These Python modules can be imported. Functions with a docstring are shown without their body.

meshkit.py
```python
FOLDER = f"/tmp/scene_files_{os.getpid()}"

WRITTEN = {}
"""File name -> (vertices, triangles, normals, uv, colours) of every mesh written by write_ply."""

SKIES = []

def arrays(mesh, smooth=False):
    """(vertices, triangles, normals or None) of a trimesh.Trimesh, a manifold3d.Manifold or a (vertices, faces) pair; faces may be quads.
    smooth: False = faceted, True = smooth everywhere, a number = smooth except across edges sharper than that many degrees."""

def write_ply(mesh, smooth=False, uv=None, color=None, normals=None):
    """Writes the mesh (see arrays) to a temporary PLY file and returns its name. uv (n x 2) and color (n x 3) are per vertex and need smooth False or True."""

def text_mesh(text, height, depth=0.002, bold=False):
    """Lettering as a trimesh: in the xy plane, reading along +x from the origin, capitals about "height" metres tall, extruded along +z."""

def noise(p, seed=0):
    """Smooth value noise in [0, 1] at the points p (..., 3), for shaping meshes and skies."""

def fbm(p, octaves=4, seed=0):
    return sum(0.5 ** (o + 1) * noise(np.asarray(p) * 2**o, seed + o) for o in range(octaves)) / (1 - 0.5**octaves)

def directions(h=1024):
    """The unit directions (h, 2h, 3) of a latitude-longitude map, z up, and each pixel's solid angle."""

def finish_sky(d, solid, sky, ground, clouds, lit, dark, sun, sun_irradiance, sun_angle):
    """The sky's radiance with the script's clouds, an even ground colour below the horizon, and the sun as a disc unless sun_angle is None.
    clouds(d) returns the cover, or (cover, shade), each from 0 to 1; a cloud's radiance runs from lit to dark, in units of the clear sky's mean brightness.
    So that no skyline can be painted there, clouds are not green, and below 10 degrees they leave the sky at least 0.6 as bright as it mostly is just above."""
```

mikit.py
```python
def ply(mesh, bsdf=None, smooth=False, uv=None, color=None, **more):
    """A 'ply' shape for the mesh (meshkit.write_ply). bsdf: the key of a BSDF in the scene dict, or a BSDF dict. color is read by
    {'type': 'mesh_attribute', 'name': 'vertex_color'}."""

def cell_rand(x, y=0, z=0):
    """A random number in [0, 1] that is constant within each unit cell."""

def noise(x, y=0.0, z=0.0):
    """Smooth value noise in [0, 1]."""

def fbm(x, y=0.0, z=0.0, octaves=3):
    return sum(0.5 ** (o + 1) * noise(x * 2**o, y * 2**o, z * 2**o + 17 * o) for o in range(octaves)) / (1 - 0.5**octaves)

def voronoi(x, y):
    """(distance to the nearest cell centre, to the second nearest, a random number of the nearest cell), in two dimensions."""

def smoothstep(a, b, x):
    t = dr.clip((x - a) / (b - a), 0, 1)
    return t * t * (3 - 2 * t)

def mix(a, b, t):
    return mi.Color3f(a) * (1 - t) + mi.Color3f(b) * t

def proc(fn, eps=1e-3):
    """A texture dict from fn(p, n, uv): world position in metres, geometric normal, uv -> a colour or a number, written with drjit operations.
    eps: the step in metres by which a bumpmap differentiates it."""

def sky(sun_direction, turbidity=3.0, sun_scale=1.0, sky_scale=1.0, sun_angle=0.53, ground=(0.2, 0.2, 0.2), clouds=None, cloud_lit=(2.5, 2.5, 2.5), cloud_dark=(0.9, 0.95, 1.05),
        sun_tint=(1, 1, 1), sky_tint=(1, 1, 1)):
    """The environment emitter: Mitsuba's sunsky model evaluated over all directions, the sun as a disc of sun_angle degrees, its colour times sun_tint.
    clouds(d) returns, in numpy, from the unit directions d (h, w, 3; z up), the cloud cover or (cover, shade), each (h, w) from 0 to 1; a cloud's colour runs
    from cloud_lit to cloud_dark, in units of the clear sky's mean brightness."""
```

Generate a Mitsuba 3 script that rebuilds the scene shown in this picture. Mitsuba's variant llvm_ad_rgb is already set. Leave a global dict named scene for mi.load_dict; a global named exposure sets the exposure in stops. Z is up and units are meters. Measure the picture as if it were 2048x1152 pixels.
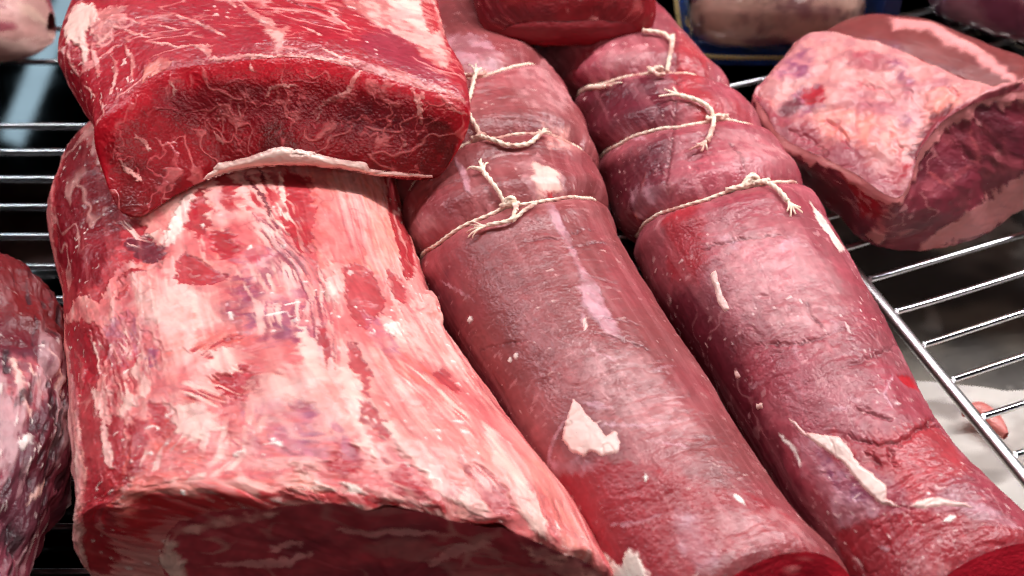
import math, json
import numpy as np, trimesh, mitsuba as mi, drjit as dr, mikit, meshkit
from scipy.interpolate import CubicSpline, PchipInterpolator
from mikit import proc, noise, fbm, smoothstep, mix

T = mi.ScalarTransform4f
scene, labels = {}, {}

# ------------------------------------------------------------------ camera, lamps, exposure
exposure = 0.15
scene['camera'] = {
    'type': 'thinlens', 'fov': math.degrees(2 * math.atan(1024 / 2844.0)), 'fov_axis': 'x',
    'aperture_radius': 0.0036, 'focus_distance': 0.705, 'near_clip': 0.01, 'far_clip': 20.0,
    'to_world': T().look_at(origin=[0, -0.5303, 0.5803], target=[0, 0, 0.05], up=[0, 0, 1])}


def lamp(key, origin, target, w, h, rgb, label):
    scene[key] = {'type': 'rectangle', 'to_world': T().look_at(origin=origin, target=target, up=[0, 1, 0.01]) @ T().scale([w / 2, h / 2, 1]),
                  'bsdf': {'type': 'diffuse', 'reflectance': {'type': 'rgb', 'value': [0.7, 0.7, 0.7]}},
                  'emitter': {'type': 'area', 'radiance': {'type': 'rgb', 'value': rgb}}}
    labels[key] = {'label': label, 'category': 'lamp'}


lamp('unseen_display_lamp', [0.35, 0.36, 1.00], [0.05, 0.0, 0.0], 1.3, 0.05, [56.0, 54.5, 55.0], 'unseen long white display lamp above the back of the counter, lighting the meat')  # out of view, placed to light the counter from above and behind
lamp('unseen_display_lamp_001', [0.30, 0.46, 1.10], [0.0, 0.0, 0.0], 0.9, 0.10, [11.0, 10.9, 11.3], 'unseen broad white lamp above the middle of the counter, lighting the upper surfaces')  # out of view, set back so the front cut faces stay dark
lamp('unseen_display_lamp_002', [0.95, 0.30, 0.95], [0.05, 0.0, 0.0], 0.20, 0.4, [20.0, 20.4, 22.0], 'unseen cool white lamp above the right end of the counter, lighting the right flanks')  # out of view, lights the right-hand sides of the pieces
lamp('unseen_display_lamp_003', [-0.80, 0.36, 1.00], [-0.3, 0.1, 0.0], 0.9, 0.05, [42.0, 42.0, 45.0], 'unseen white display lamp above the left end of the counter, lighting the left bars')  # out of view, placed to put highlights on the left rack bars
lamp('added_fill_lamp', [0.1, -1.7, 1.7], [0.0, 0.0, 0.0], 1.4, 0.6, [2.7, 2.5, 2.4], 'added fill lamp in front of the counter, brightening cut faces and shadows')  # added fill light for the front faces and the gaps
lamp('unseen_bluish_lamp', [-0.865, 1.25, 1.0], [-0.33, 0.14, -0.07], 0.06, 0.16, [4.5, 6.8, 8.2], 'unseen small bluish lamp beyond the left rack, mirrored in the steel floor')  # out of view, placed so its mirror image shows in the left floor
lamp('unseen_bluish_lamp_001', [-0.955, 1.92, 1.0], [-0.37, 0.4, -0.07], 0.045, 0.46, [3.2, 4.9, 6.0], 'unseen bluish lamp farther beyond the left rack, mirrored in the steel floor')  # out of view, gives the farther bluish reflection in the floor
lamp('unseen_warm_lamp', [0.69, 1.12, 1.0], [0.26, 0.09, -0.07], 0.10, 0.10, [7.0, 5.6, 4.0], 'unseen small warm lamp beyond the right rack, placed for a warm reflection')  # out of view, placed for a beige reflection under the right rack


# ------------------------------------------------------------------ helpers
def rgb(r, g, b):
    c = np.array([r, g, b], float) / 255.0
    return np.where(c < 0.04045, c / 12.92, ((c + 0.055) / 1.055) ** 2.4)


def sst(a, b, x):
    t = np.clip((x - a) / (b - a), 0, 1)
    return t * t * (3 - 2 * t)


def nz(x, y, seed=0, octaves=3, z=0.0):
    """fbm noise in [-1, 1] of two (or three) coordinates"""
    return meshkit.fbm(np.stack(np.broadcast_arrays(x, y, z), -1), octaves, seed) * 2 - 1


def tag(key, label=None, cat=None, group=None, kind=None):
    labels[key] = {k: v for k, v in (('label', label), ('category', cat), ('group', group), ('kind', kind)) if v}


def sd_poly(x, y, poly):
    """signed distance to a closed polygon, negative inside"""
    d = np.full(x.shape, 1e9)
    inside = np.zeros(x.shape, bool)
    n = len(poly)
    for i in range(n):
        ax, ay = poly[i]
        bx, by = poly[(i + 1) % n]
        ex, ey = bx - ax, by - ay
        t = np.clip(((x - ax) * ex + (y - ay) * ey) / (ex * ex + ey * ey + 1e-18), 0, 1)
        d = np.minimum(d, (x - ax - t * ex) ** 2 + (y - ay - t * ey) ** 2)
        if ay != by:
            c = ((ay > y) != (by > y)) & (x < (bx - ax) * (y - ay) / (by - ay) + ax)
            inside ^= c
    d = np.sqrt(d)
    return np.where(inside, -d, d)


def sd_line(x, y, pts, w0, w1=None):
    """distance to a polyline minus its half width, which tapers towards both ends (w0 in the middle)"""
    d = np.full(x.shape, 1e9)
    n = len(pts) - 1
    for i in range(n):
        ax, ay = pts[i]
        bx, by = pts[i + 1]
        ex, ey = bx - ax, by - ay
        t = np.clip(((x - ax) * ex + (y - ay) * ey) / (ex * ex + ey * ey + 1e-18), 0, 1)
        g = (i + t) / n
        w = w0 * (0.25 + 0.75 * np.sin(np.pi * np.clip(g, 0.02, 0.98)) ** 0.6) if w1 is None else w0 * (1 - g) + w1 * g
        d = np.minimum(d, np.hypot(x - ax - t * ex, y - ay - t * ey) - w)
    return d


BROKEN = ('fat', 'film', 'rose', 'fibre', 'veil', 'dark', 'mauve', 'violet', 'orange', 'salmon')


def along_line(x, y, pts):
    """(distance along a polyline, signed distance across it) at each point"""
    best, al, ac = np.full(x.shape, 1e9), np.zeros(x.shape), np.zeros(x.shape)
    run = 0.0
    for (ax, ay), (bx, by) in zip(pts[:-1], pts[1:]):
        ex, ey = bx - ax, by - ay
        L = math.hypot(ex, ey) + 1e-12
        t = np.clip(((x - ax) * ex + (y - ay) * ey) / L / L, 0, 1)
        d = np.hypot(x - ax - t * ex, y - ay - t * ey)
        k = d < best
        best = np.where(k, d, best)
        al = np.where(k, run + t * L, al)
        ac = np.where(k, d * np.sign((x - ax) * ey - (y - ay) * ex), ac)
        run += L
    return al, ac, run


class Sheet:
    """a grid of points P (nu, nv, 3) with flat coordinates U, V in metres; wrap: closed in v"""

    def __init__(self, P, U, V, wrap, flip=False):
        self.P0, self.U, self.V, self.wrap, self.flip = P, U, V, wrap, flip
        self.disp = np.zeros(U.shape)
        self.col = np.zeros(U.shape + (3,))
        self.N0 = self.normals(P)

    def normals(self, P):
        du = np.gradient(P, axis=0)
        if self.wrap:
            dv = np.roll(P, -1, 1) - np.roll(P, 1, 1)
        else:
            dv = np.gradient(P, axis=1)
        n = np.cross(du, dv)
        n /= np.linalg.norm(n, axis=-1, keepdims=True) + 1e-15
        return -n if self.flip else n

    @property
    def P(self):
        return self.P0 + self.N0 * self.disp[..., None]

    def faces(self):
        nu, nv = self.U.shape
        i, j = np.meshgrid(np.arange(nu - 1), np.arange(nv if self.wrap else nv - 1), indexing='ij')
        k = (j + 1) % nv
        q = np.stack([i * nv + j, (i + 1) * nv + j, (i + 1) * nv + k, i * nv + k], -1).reshape(-1, 4)
        if self.flip:
            q = q[:, ::-1]
        return np.vstack([q[:, [0, 1, 2]], q[:, [0, 2, 3]]])

    def lay(self, mask, color, amount=1.0):
        m = (np.clip(mask, 0, 1) * amount)[..., None]
        self.col += (np.asarray(color) - self.col) * m

    def paint(self, items, colors, grainway=0.0, feather=0.9):
        """items: [kind, colour, softness, warp, height, width, points]; kind 'p' area, 'l' line. Seams of fat, sinew, muscle, with some shade and sheen painted into the colour."""
        ca, sa = math.cos(grainway), math.sin(grainway)
        for it in items:
            kind, cname, soft, warp, height, width, pts = it
            pts = np.asarray(pts, float)
            pad = width + (0.006 if kind == 'b' else 3 * soft + 2 * warp + 0.002)
            lo, hi = pts.min(0) - pad, pts.max(0) + pad
            sel = (self.U > lo[0]) & (self.U < hi[0]) & (self.V > lo[1]) & (self.V < hi[1])
            if not sel.any():
                continue
            x, y = self.U[sel], self.V[sel]
            if kind == 'b':
                # a bundle of fibres along a line: soft is the share that is covered, warp the fibres per metre
                s = len(pts) * 5 + int(abs(pts[0, 1]) * 1e5) % 89
                w = 0.0022 * nz(x * 60, y * 60, s + 1, 2)
                al, ac, run = along_line(x, y, pts)
                n = nz((ac + w) * warp, al * warp * 0.07 + nz(x * 110, y * 110, s + 2, 2) * 0.5, s, 3)
                thr = (0.5 - soft) * 1.1
                m = sst(thr - 0.10, thr + 0.22, n) * (1 - sst(width * 0.55, width, np.abs(ac) + 0.004 * nz(x * 90, y * 90, s + 4, 3)))
                m = m * sst(-0.35, 0.3, nz(x * 75, y * 75, s + 6, 2)) * sst(0, run * 0.15, al) * sst(run, run * 0.85, al)
                c, amount = colors[cname]
                self.col[sel] += (np.asarray(c) - self.col[sel]) * (m * amount)[:, None]
                self.disp[sel] += 0.45 * height * m
                continue
            if warp:
                s = len(pts) * 7 + int(abs(pts[0, 0]) * 1e5) % 97
                fx = 0.55 / max(warp, 0.0008)
                wx, wy = nz(x * fx, y * fx, s, 4), nz(x * fx + 31, y * fx, s + 9, 4)
                fe = nz((x * ca - y * sa) * 70, (x * sa + y * ca) * 900, s + 3, 3)
                x, y = x + warp * (1.6 * wx + feather * fe * ca), y + warp * (1.6 * wy - feather * fe * sa)
            d = sd_poly(x, y, pts) if kind == 'p' else sd_line(x, y, pts, width)
            m = 1 - sst(-soft, soft, d)
            c, amount = colors[cname]
            if cname in BROKEN:
                m = m * (0.35 + 0.65 * sst(-0.25, 0.35, nz(self.U[sel] * 190, self.V[sel] * 190, len(pts) + 61, 3)))
            self.col[sel] += (np.asarray(c) - self.col[sel]) * (m * amount)[:, None]
            if height:
                self.disp[sel] += height * (1 - sst(-max(soft, abs(height) * 1.2), max(soft, abs(height) * 0.6), d))

    def at(self, u, v, lift=0.0):
        """the point of the surface nearest to flat coordinates (u, v), lifted along the normal"""
        if not hasattr(self, '_tree'):
            from scipy.spatial import cKDTree
            self._P = self.P
            self._N = self.normals(self._P)
            self._tree = cKDTree(np.stack([self.U.ravel(), self.V.ravel()], 1))
        k = self._tree.query(np.stack([np.ravel(u), np.ravel(v)], 1))[1]
        return self._P.reshape(-1, 3)[k] + self._N.reshape(-1, 3)[k] * np.reshape(lift, (-1, 1))

    def put(self, key, bsdf):
        P = self.P
        scene[key] = mikit.ply((P.reshape(-1, 3), self.faces()), bsdf, smooth=True, uv=np.stack([self.U.ravel(), self.V.ravel()], 1), color=np.clip(self.col.reshape(-1, 3), 0.004, 0.93))


def resample_closed(pts, n):
    pts = np.asarray(pts, float)
    p = np.vstack([pts, pts[:1]])
    d = np.concatenate([[0], np.cumsum(np.linalg.norm(np.diff(p, axis=0), axis=1) ** 0.7)])
    return CubicSpline(d / d[-1], p, bc_type='periodic')(np.asarray(n) if np.ndim(n) else np.arange(n) / n)


def vspace(n, peak=0.5, strength=0.0):
    """n parameters in [0, 1), denser around peak"""
    t = np.linspace(0, 1, 4001)
    w = 1 + strength * np.exp(-(((t - peak) / 0.2) ** 2))
    c = np.concatenate([[0], np.cumsum((w[1:] + w[:-1]) / 2)])
    c /= c[-1]
    return np.interp(np.arange(n) / n, c, t)


def loft(rings, us, vs, flip=False, stations=None):
    """rings (K, M, 3) with matching points; us, vs the sample parameters in [0, 1]"""
    rings = np.asarray(rings, float)
    K, M = rings.shape[:2]
    if stations is None:
        d = np.concatenate([[0], np.cumsum(np.linalg.norm(np.diff(rings.mean(1), axis=0), axis=1) + 1e-6)])
        stations = d / d[-1]
    a = PchipInterpolator(stations, rings, axis=0)(us)
    a = np.concatenate([a, a[:, :1]], 1)
    P = CubicSpline(np.linspace(0, 1, M + 1), a, axis=1, bc_type='periodic')(vs)
    mid = P.mean(1)
    L = np.concatenate([[0], np.cumsum(np.linalg.norm(np.diff(mid, axis=0), axis=1))])
    peri = np.linalg.norm(np.diff(np.concatenate([P, P[:, :1]], 1), axis=1), axis=2).sum(1).mean()
    U = np.broadcast_to(L[:, None], P.shape[:2]).copy()
    V = np.broadcast_to(vs[None, :] * peri, P.shape[:2]).copy()
    s = Sheet(P, U, V, True, flip)
    return s if ((P - P.reshape(-1, 3).mean(0)) * s.N0).sum() > 0 else Sheet(P, U, V, True, not flip)


def profile(a, h, m, p=2.3, flat=0.25):
    """closed profile (m, 2): half width a, height h, starting at the bottom middle, going left, top, right; the underside is flattened by its own weight"""
    t = np.arange(m) / m * 2 * np.pi
    s, c = np.sin(t), np.cos(t)
    x = -a * np.sign(s) * np.abs(s) ** (2 / p)
    z = h / 2 - h / 2 * np.sign(c) * np.abs(c) ** (2 / p)
    return np.stack([x, z], 1)


def roll_rings(path, m=48, tilt=0.0):
    """path rows: x, y, z of the underside, half width, height, exponent, yaw of the ring (0: across the path)"""
    path = np.asarray(path, float)
    c = path[:, :2]
    tan = np.gradient(c, axis=0)
    tan /= np.linalg.norm(tan, axis=1, keepdims=True)
    out = []
    for (x, y, z, a, h, p, yaw), t in zip(path, tan):
        q = profile(a, h, m, p)
        n = np.array([t[1], -t[0]]) if yaw == 0 else np.array([math.cos(math.radians(yaw)), math.sin(math.radians(yaw))])
        out.append(np.stack([x + n[0] * q[:, 0], y + n[1] * q[:, 0], z + q[:, 1]], 1))
    for k, w in enumerate((1.0, 0.95, 0.6)):
        # a cut end that leans back
        out[k][:, :2] -= tan[k] * (tilt * w * (1 - (out[k][:, 2:] - path[k, 2]) / path[k, 4]))
    return np.array(out)


def cap(ring, nr, bulge, axis, up=(0, 0, 1), centre=None):
    """a face across the ring: polar grid from the rim inwards; U, V are metres across and up the face; bulge(r) along the axis"""
    ring = np.asarray(ring, float)
    c = ring.mean(0) if centre is None else np.asarray(centre, float)
    r = np.linspace(1, 0.0, nr) ** 0.8
    P = c + (ring - c)[None] * r[:, None, None]
    axis = np.asarray(axis, float) / np.linalg.norm(axis)
    e = np.cross(axis, up)
    e /= np.linalg.norm(e)
    w = np.cross(e, axis)
    U, V = (P - c) @ e, (P - c) @ w
    P = P + axis * bulge(r)[:, None, None]
    s = Sheet(P, U, V, True, False)
    return s if (s.N0 @ axis).mean() > 0 else Sheet(P, U, V, True, True)


def ruled(lower, upper, nu, nv, bulge, axis, up=(0, 0, 1)):
    """a face between two edges that meet at both ends; U, V are metres across and up it; bulge(t) along the axis, t from 0 (lower edge) to 1"""
    def run(c, n):
        d = np.concatenate([[0], np.cumsum(np.linalg.norm(np.diff(c, axis=0), axis=1))])
        q = np.linspace(0, 1, n)
        q = q * 0.6 + 0.4 * (0.5 - 0.5 * np.cos(np.pi * q))
        return np.stack([np.interp(q, d / d[-1], c[:, k]) for k in range(3)], 1)
    a, b = run(lower, nv), run(upper, nv)
    t = 0.5 - 0.5 * np.cos(np.pi * np.linspace(0, 1, nu))
    P = a[None] + (b - a)[None] * t[:, None, None]
    axis = np.asarray(axis, float) / np.linalg.norm(axis)
    e = np.cross(axis, up)
    e /= np.linalg.norm(e)
    w = np.cross(e, axis)
    c = P.reshape(-1, 3).mean(0)
    U, V = (P - c) @ e, (P - c) @ w
    thick = np.linalg.norm(b - a, axis=1)
    P = P + axis * (bulge(t)[:, None] * np.clip(thick / 0.03, 0, 1)[None])[..., None]
    s = Sheet(P, U, V, False, False)
    s.t = t[:, None] + 0 * U
    return s if np.median(s.N0 @ axis) > 0 else ruled_flip(s)


def ruled_flip(s):
    r = Sheet(s.P0, s.U, s.V, False, True)
    r.t = s.t
    return r


def between(ring, start, end, forward=True):
    """the run of a closed ring from the point nearest start to the one nearest end"""
    d = resample_closed(ring, 3000)
    i, j = (np.linalg.norm(d - np.asarray(q), axis=1).argmin() for q in (start, end))
    k = np.arange(i, (j if j > i else j + 3000) + 1) if forward else np.arange(i, (j if j < i else j - 3000) - 1, -1)
    return d[k % 3000]


def tube(pts, radius, sides=10, lobes=0, pitch=0.004, step=0.0006):
    """a tube along smooth points; lobes: twisted strands"""
    pts = np.asarray(pts, float)
    d = np.concatenate([[0], np.cumsum(np.linalg.norm(np.diff(pts, axis=0), axis=1))])
    n = max(6, int(d[-1] / step))
    s = np.linspace(0, d[-1], n)
    p = CubicSpline(d, pts)(s) if len(pts) > 2 else pts[0] + (pts[-1] - pts[0]) * (s / d[-1])[:, None]
    t = np.gradient(p, axis=0)
    t /= np.linalg.norm(t, axis=1, keepdims=True) + 1e-12
    a = np.cross(t[0], [0, 0, 1.0] if abs(t[0][2]) < 0.9 else [1.0, 0, 0])
    A = []
    for k in range(n):
        a = a - t[k] * (a @ t[k])
        a /= np.linalg.norm(a)
        A.append(a)
    A = np.array(A)
    B = np.cross(t, A)
    ang = np.arange(sides) / sides * 2 * np.pi
    R = np.broadcast_to(np.interp(s / d[-1], np.linspace(0, 1, np.size(radius)), np.ravel(radius)) if np.size(radius) > 1 else np.full(n, radius), (n,))[:, None]
    R = R * (1 + (0.22 * np.cos(lobes * (ang[None] - s[:, None] / pitch * 2 * np.pi / 3)) if lobes else 0))
    v = p[:, None] + R[..., None] * (np.cos(ang)[None, :, None] * A[:, None] + np.sin(ang)[None, :, None] * B[:, None])
    i, j = np.meshgrid(np.arange(n - 1), np.arange(sides), indexing='ij')
    q = np.stack([i * sides + j, i * sides + (j + 1) % sides, (i + 1) * sides + (j + 1) % sides, (i + 1) * sides + j], -1).reshape(-1, 4)
    f = np.vstack([q[:, [0, 2, 1]], q[:, [0, 3, 2]]])
    v = np.vstack([v.reshape(-1, 3), p[:1], p[-1:]])
    nn = n * sides
    k = np.arange(sides)
    f = np.vstack([f, np.stack([k, (k + 1) % sides, k * 0 + nn], 1), np.stack([k + nn - sides, k * 0 + nn + 1, (k + 1) % sides + nn - sides], 1)])
    m = trimesh.Trimesh(v, f, process=False)
    if m.volume < 0:
        m.invert()
    return m


def flake(sheet, poly, thick, seed=0, cell=0.0005, warp=0.0012):
    """a thin flap of fat lying on a sheet: its own mesh, thick in the middle, its edges running out into the flesh"""
    poly = np.asarray(poly, float)
    lo, hi = poly.min(0) - 0.003, poly.max(0) + 0.003
    xs, ys = np.arange(lo[0], hi[0], cell), np.arange(lo[1], hi[1], cell)
    X, Y = np.meshgrid(xs, ys, indexing='ij')
    wx, wy = nz(X * 420, Y * 420, seed, 3) * warp, nz(X * 420 + 40, Y * 420, seed + 5, 3) * warp
    d = sd_poly(X + wx, Y + wy, poly)
    base = smooth_at(sheet, X, Y)
    h = thick * (1 - sst(-1.6 * thick, 0.0003, d)) * (0.9 + 0.22 * nz(X * 90, Y * 90, seed + 2, 3)) - 0.0004 * sst(-0.0004, 0.0008, d)
    # fissures
    h -= thick * 0.45 * np.clip(1 - np.abs(nz(X * 60, Y * 110, seed + 7, 2)) * 22, 0, 1)
    P = base[0] + base[1] * h[..., None]
    keep = (d < 0.0008)
    nu, nv = X.shape
    i, j = np.meshgrid(np.arange(nu - 1), np.arange(nv - 1), indexing='ij')
    ok = keep[:-1, :-1] & keep[1:, :-1] & keep[1:, 1:] & keep[:-1, 1:]
    q = np.stack([i * nv + j, (i + 1) * nv + j, (i + 1) * nv + j + 1, i * nv + j + 1], -1)[ok]
    f = np.vstack([q[:, [0, 1, 2]], q[:, [0, 2, 3]]])
    v = P.reshape(-1, 3)
    k = f[:: max(1, len(f) // 200)]
    if (np.cross(v[k[:, 1]] - v[k[:, 0]], v[k[:, 2]] - v[k[:, 0]]) * base[1].reshape(-1, 3)[k[:, 0]]).sum() < 0:
        f = f[:, ::-1]
    used = np.unique(f)
    back = np.zeros(nu * nv, int)
    back[used] = np.arange(len(used))
    return P.reshape(-1, 3)[used], back[f], X.ravel()[used], Y.ravel()[used], d.ravel()[used]


def smooth_at(sheet, X, Y):
    """(points, normals) of the displaced sheet at flat coordinates, bilinear"""
    P = sheet.P
    N = sheet.normals(P)
    if np.ptp(sheet.V[:, 0]) < 1e-9 and np.ptp(sheet.V[:, -1]) < 1e-9 and np.ptp(sheet.U[0]) < 1e-9:
        from scipy.interpolate import RegularGridInterpolator as R
        u, v = sheet.U[:, 0], sheet.V[0]
        q = np.stack([np.clip(X, u[0], u[-1]), np.clip(Y, v[0], v[-1])], -1)
        a, b = R((u, v), P)(q), R((u, v), N)(q)
    else:
        from scipy.interpolate import LinearNDInterpolator as L, NearestNDInterpolator as L0
        sel = (sheet.U > X.min() - 0.006) & (sheet.U < X.max() + 0.006) & (sheet.V > Y.min() - 0.006) & (sheet.V < Y.max() + 0.006)
        q, w = np.stack([sheet.U[sel], sheet.V[sel]], -1), np.hstack([P[sel], N[sel]])
        q, k = np.unique(q.round(7), axis=0, return_index=True)
        r = L(q, w[k])(X, Y)
        r0 = L0(q, w[k])(X, Y)
        r = np.where(np.isnan(r), r0, r)
        a, b = r[..., :3], r[..., 3:]
    return a, b / np.linalg.norm(b, axis=-1, keepdims=True)


# ------------------------------------------------------------------ materials
VC = {'type': 'mesh_attribute', 'name': 'vertex_color'}


def flesh(rough, spec, bump, scale, coat=0.0):
    def h(p, n, uv):
        return fbm(p.x * scale, p.y * scale, p.z * scale, 3)

    def r(p, n, uv):
        return mi.Float(rough) + 0.22 * (fbm(p.x * 160, p.y * 160, p.z * 160, 2) - 0.5)
    b = {'type': 'principled', 'base_color': VC, 'roughness': proc(r), 'specular': spec}
    if coat:
        b.update(clearcoat=coat, clearcoat_gloss=0.95)
    return {'type': 'twosided', 'b': {'type': 'bumpmap', 'arbitrary': proc(h, eps=2e-4), 'scale': bump, 'bsdf': b}}


scene['wet_flesh'] = flesh(0.36, 0.38, 0.00045, 800, 0.7)
scene['cut_flesh'] = flesh(0.34, 0.25, 0.00045, 800, 0.6)
scene['rail_steel'] = {'type': 'twosided', 'b': {'type': 'principled', 'base_color': {'type': 'rgb', 'value': [0.86, 0.85, 0.84]}, 'metallic': 1.0, 'roughness': 0.32}}
scene['membrane'] = flesh(0.37, 0.36, 0.0004, 900, 0.35)
scene['dull_flesh'] = flesh(0.46, 0.45, 0.0005, 800, 0.2)
scene['fat_skin'] = flesh(0.42, 0.5, 0.0003, 700, 0.3)


def plain(c, rough=0.5, spec=0.5, metallic=0.0):
    return {'type': 'twosided', 'b': {'type': 'principled', 'base_color': {'type': 'rgb', 'value': list(map(float, c))}, 'roughness': rough, 'specular': spec} if not metallic else
            {'type': 'principled', 'base_color': {'type': 'rgb', 'value': list(map(float, c))}, 'roughness': rough, 'metallic': metallic}}


def twine_tone(p, n, uv):
    c = mix(rgb(236, 208, 184).tolist(), rgb(250, 232, 212).tolist(), fbm(p.x * 900, p.y * 900, p.z * 900, 2))
    return mix(c, rgb(206, 130, 122).tolist(), 0.75 * smoothstep(0.48, 0.72, fbm(p.x * 110, p.y * 110, p.z * 110, 3)))


scene['twine_fibre'] = {'type': 'twosided', 'b': {'type': 'principled', 'base_color': proc(twine_tone), 'roughness': 0.8, 'specular': 0.25}}
scene['bright_wire'] = plain((0.86, 0.86, 0.88), 0.11, metallic=1.0)
scene['blue_plastic'] = plain(rgb(18, 42, 92), 0.35)
scene['yellow_plastic'] = plain(rgb(140, 120, 76), 0.5)

FAT = rgb(244, 168, 158)
PALE = rgb(246, 194, 180)
CREAM = rgb(250, 222, 208)
LEAN = rgb(166, 26, 38)
DEEP = rgb(128, 18, 30)
MAROON = rgb(96, 24, 38)
ROSE = rgb(205, 95, 100)
MAUVE = rgb(176, 98, 122)
COLORS = {'fat': (FAT, 0.92), 'pale': (PALE, 0.92), 'cream': (CREAM, 1.0), 'lean': (LEAN, 0.92), 'brick': (rgb(160, 42, 50), 0.92), 'deep': (DEEP, 0.9), 'maroon': (MAROON, 0.9), 'rose': (ROSE, 0.75),
          'mauve': (rgb(180, 100, 118), 0.85), 'orange': (rgb(226, 98, 84), 0.6), 'red': (rgb(200, 20, 34), 0.85), 'film': (rgb(214, 160, 170), 0.6), 'dark': (rgb(84, 20, 30), 0.6),
          'violet': (rgb(128, 58, 92), 0.75), 'white': (rgb(252, 236, 226), 1.0), 'veil': (rgb(225, 165, 165), 0.45), 'salmon': (rgb(240, 138, 122), 0.85), 'fibre': (rgb(188, 62, 70), 0.8)}
COLORS.update(window=(rgb(170, 54, 60), 0.9), plum=(rgb(142, 50, 66), 0.65), pinkfat=(rgb(228, 142, 140), 0.9))
PAINT = {}
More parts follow.
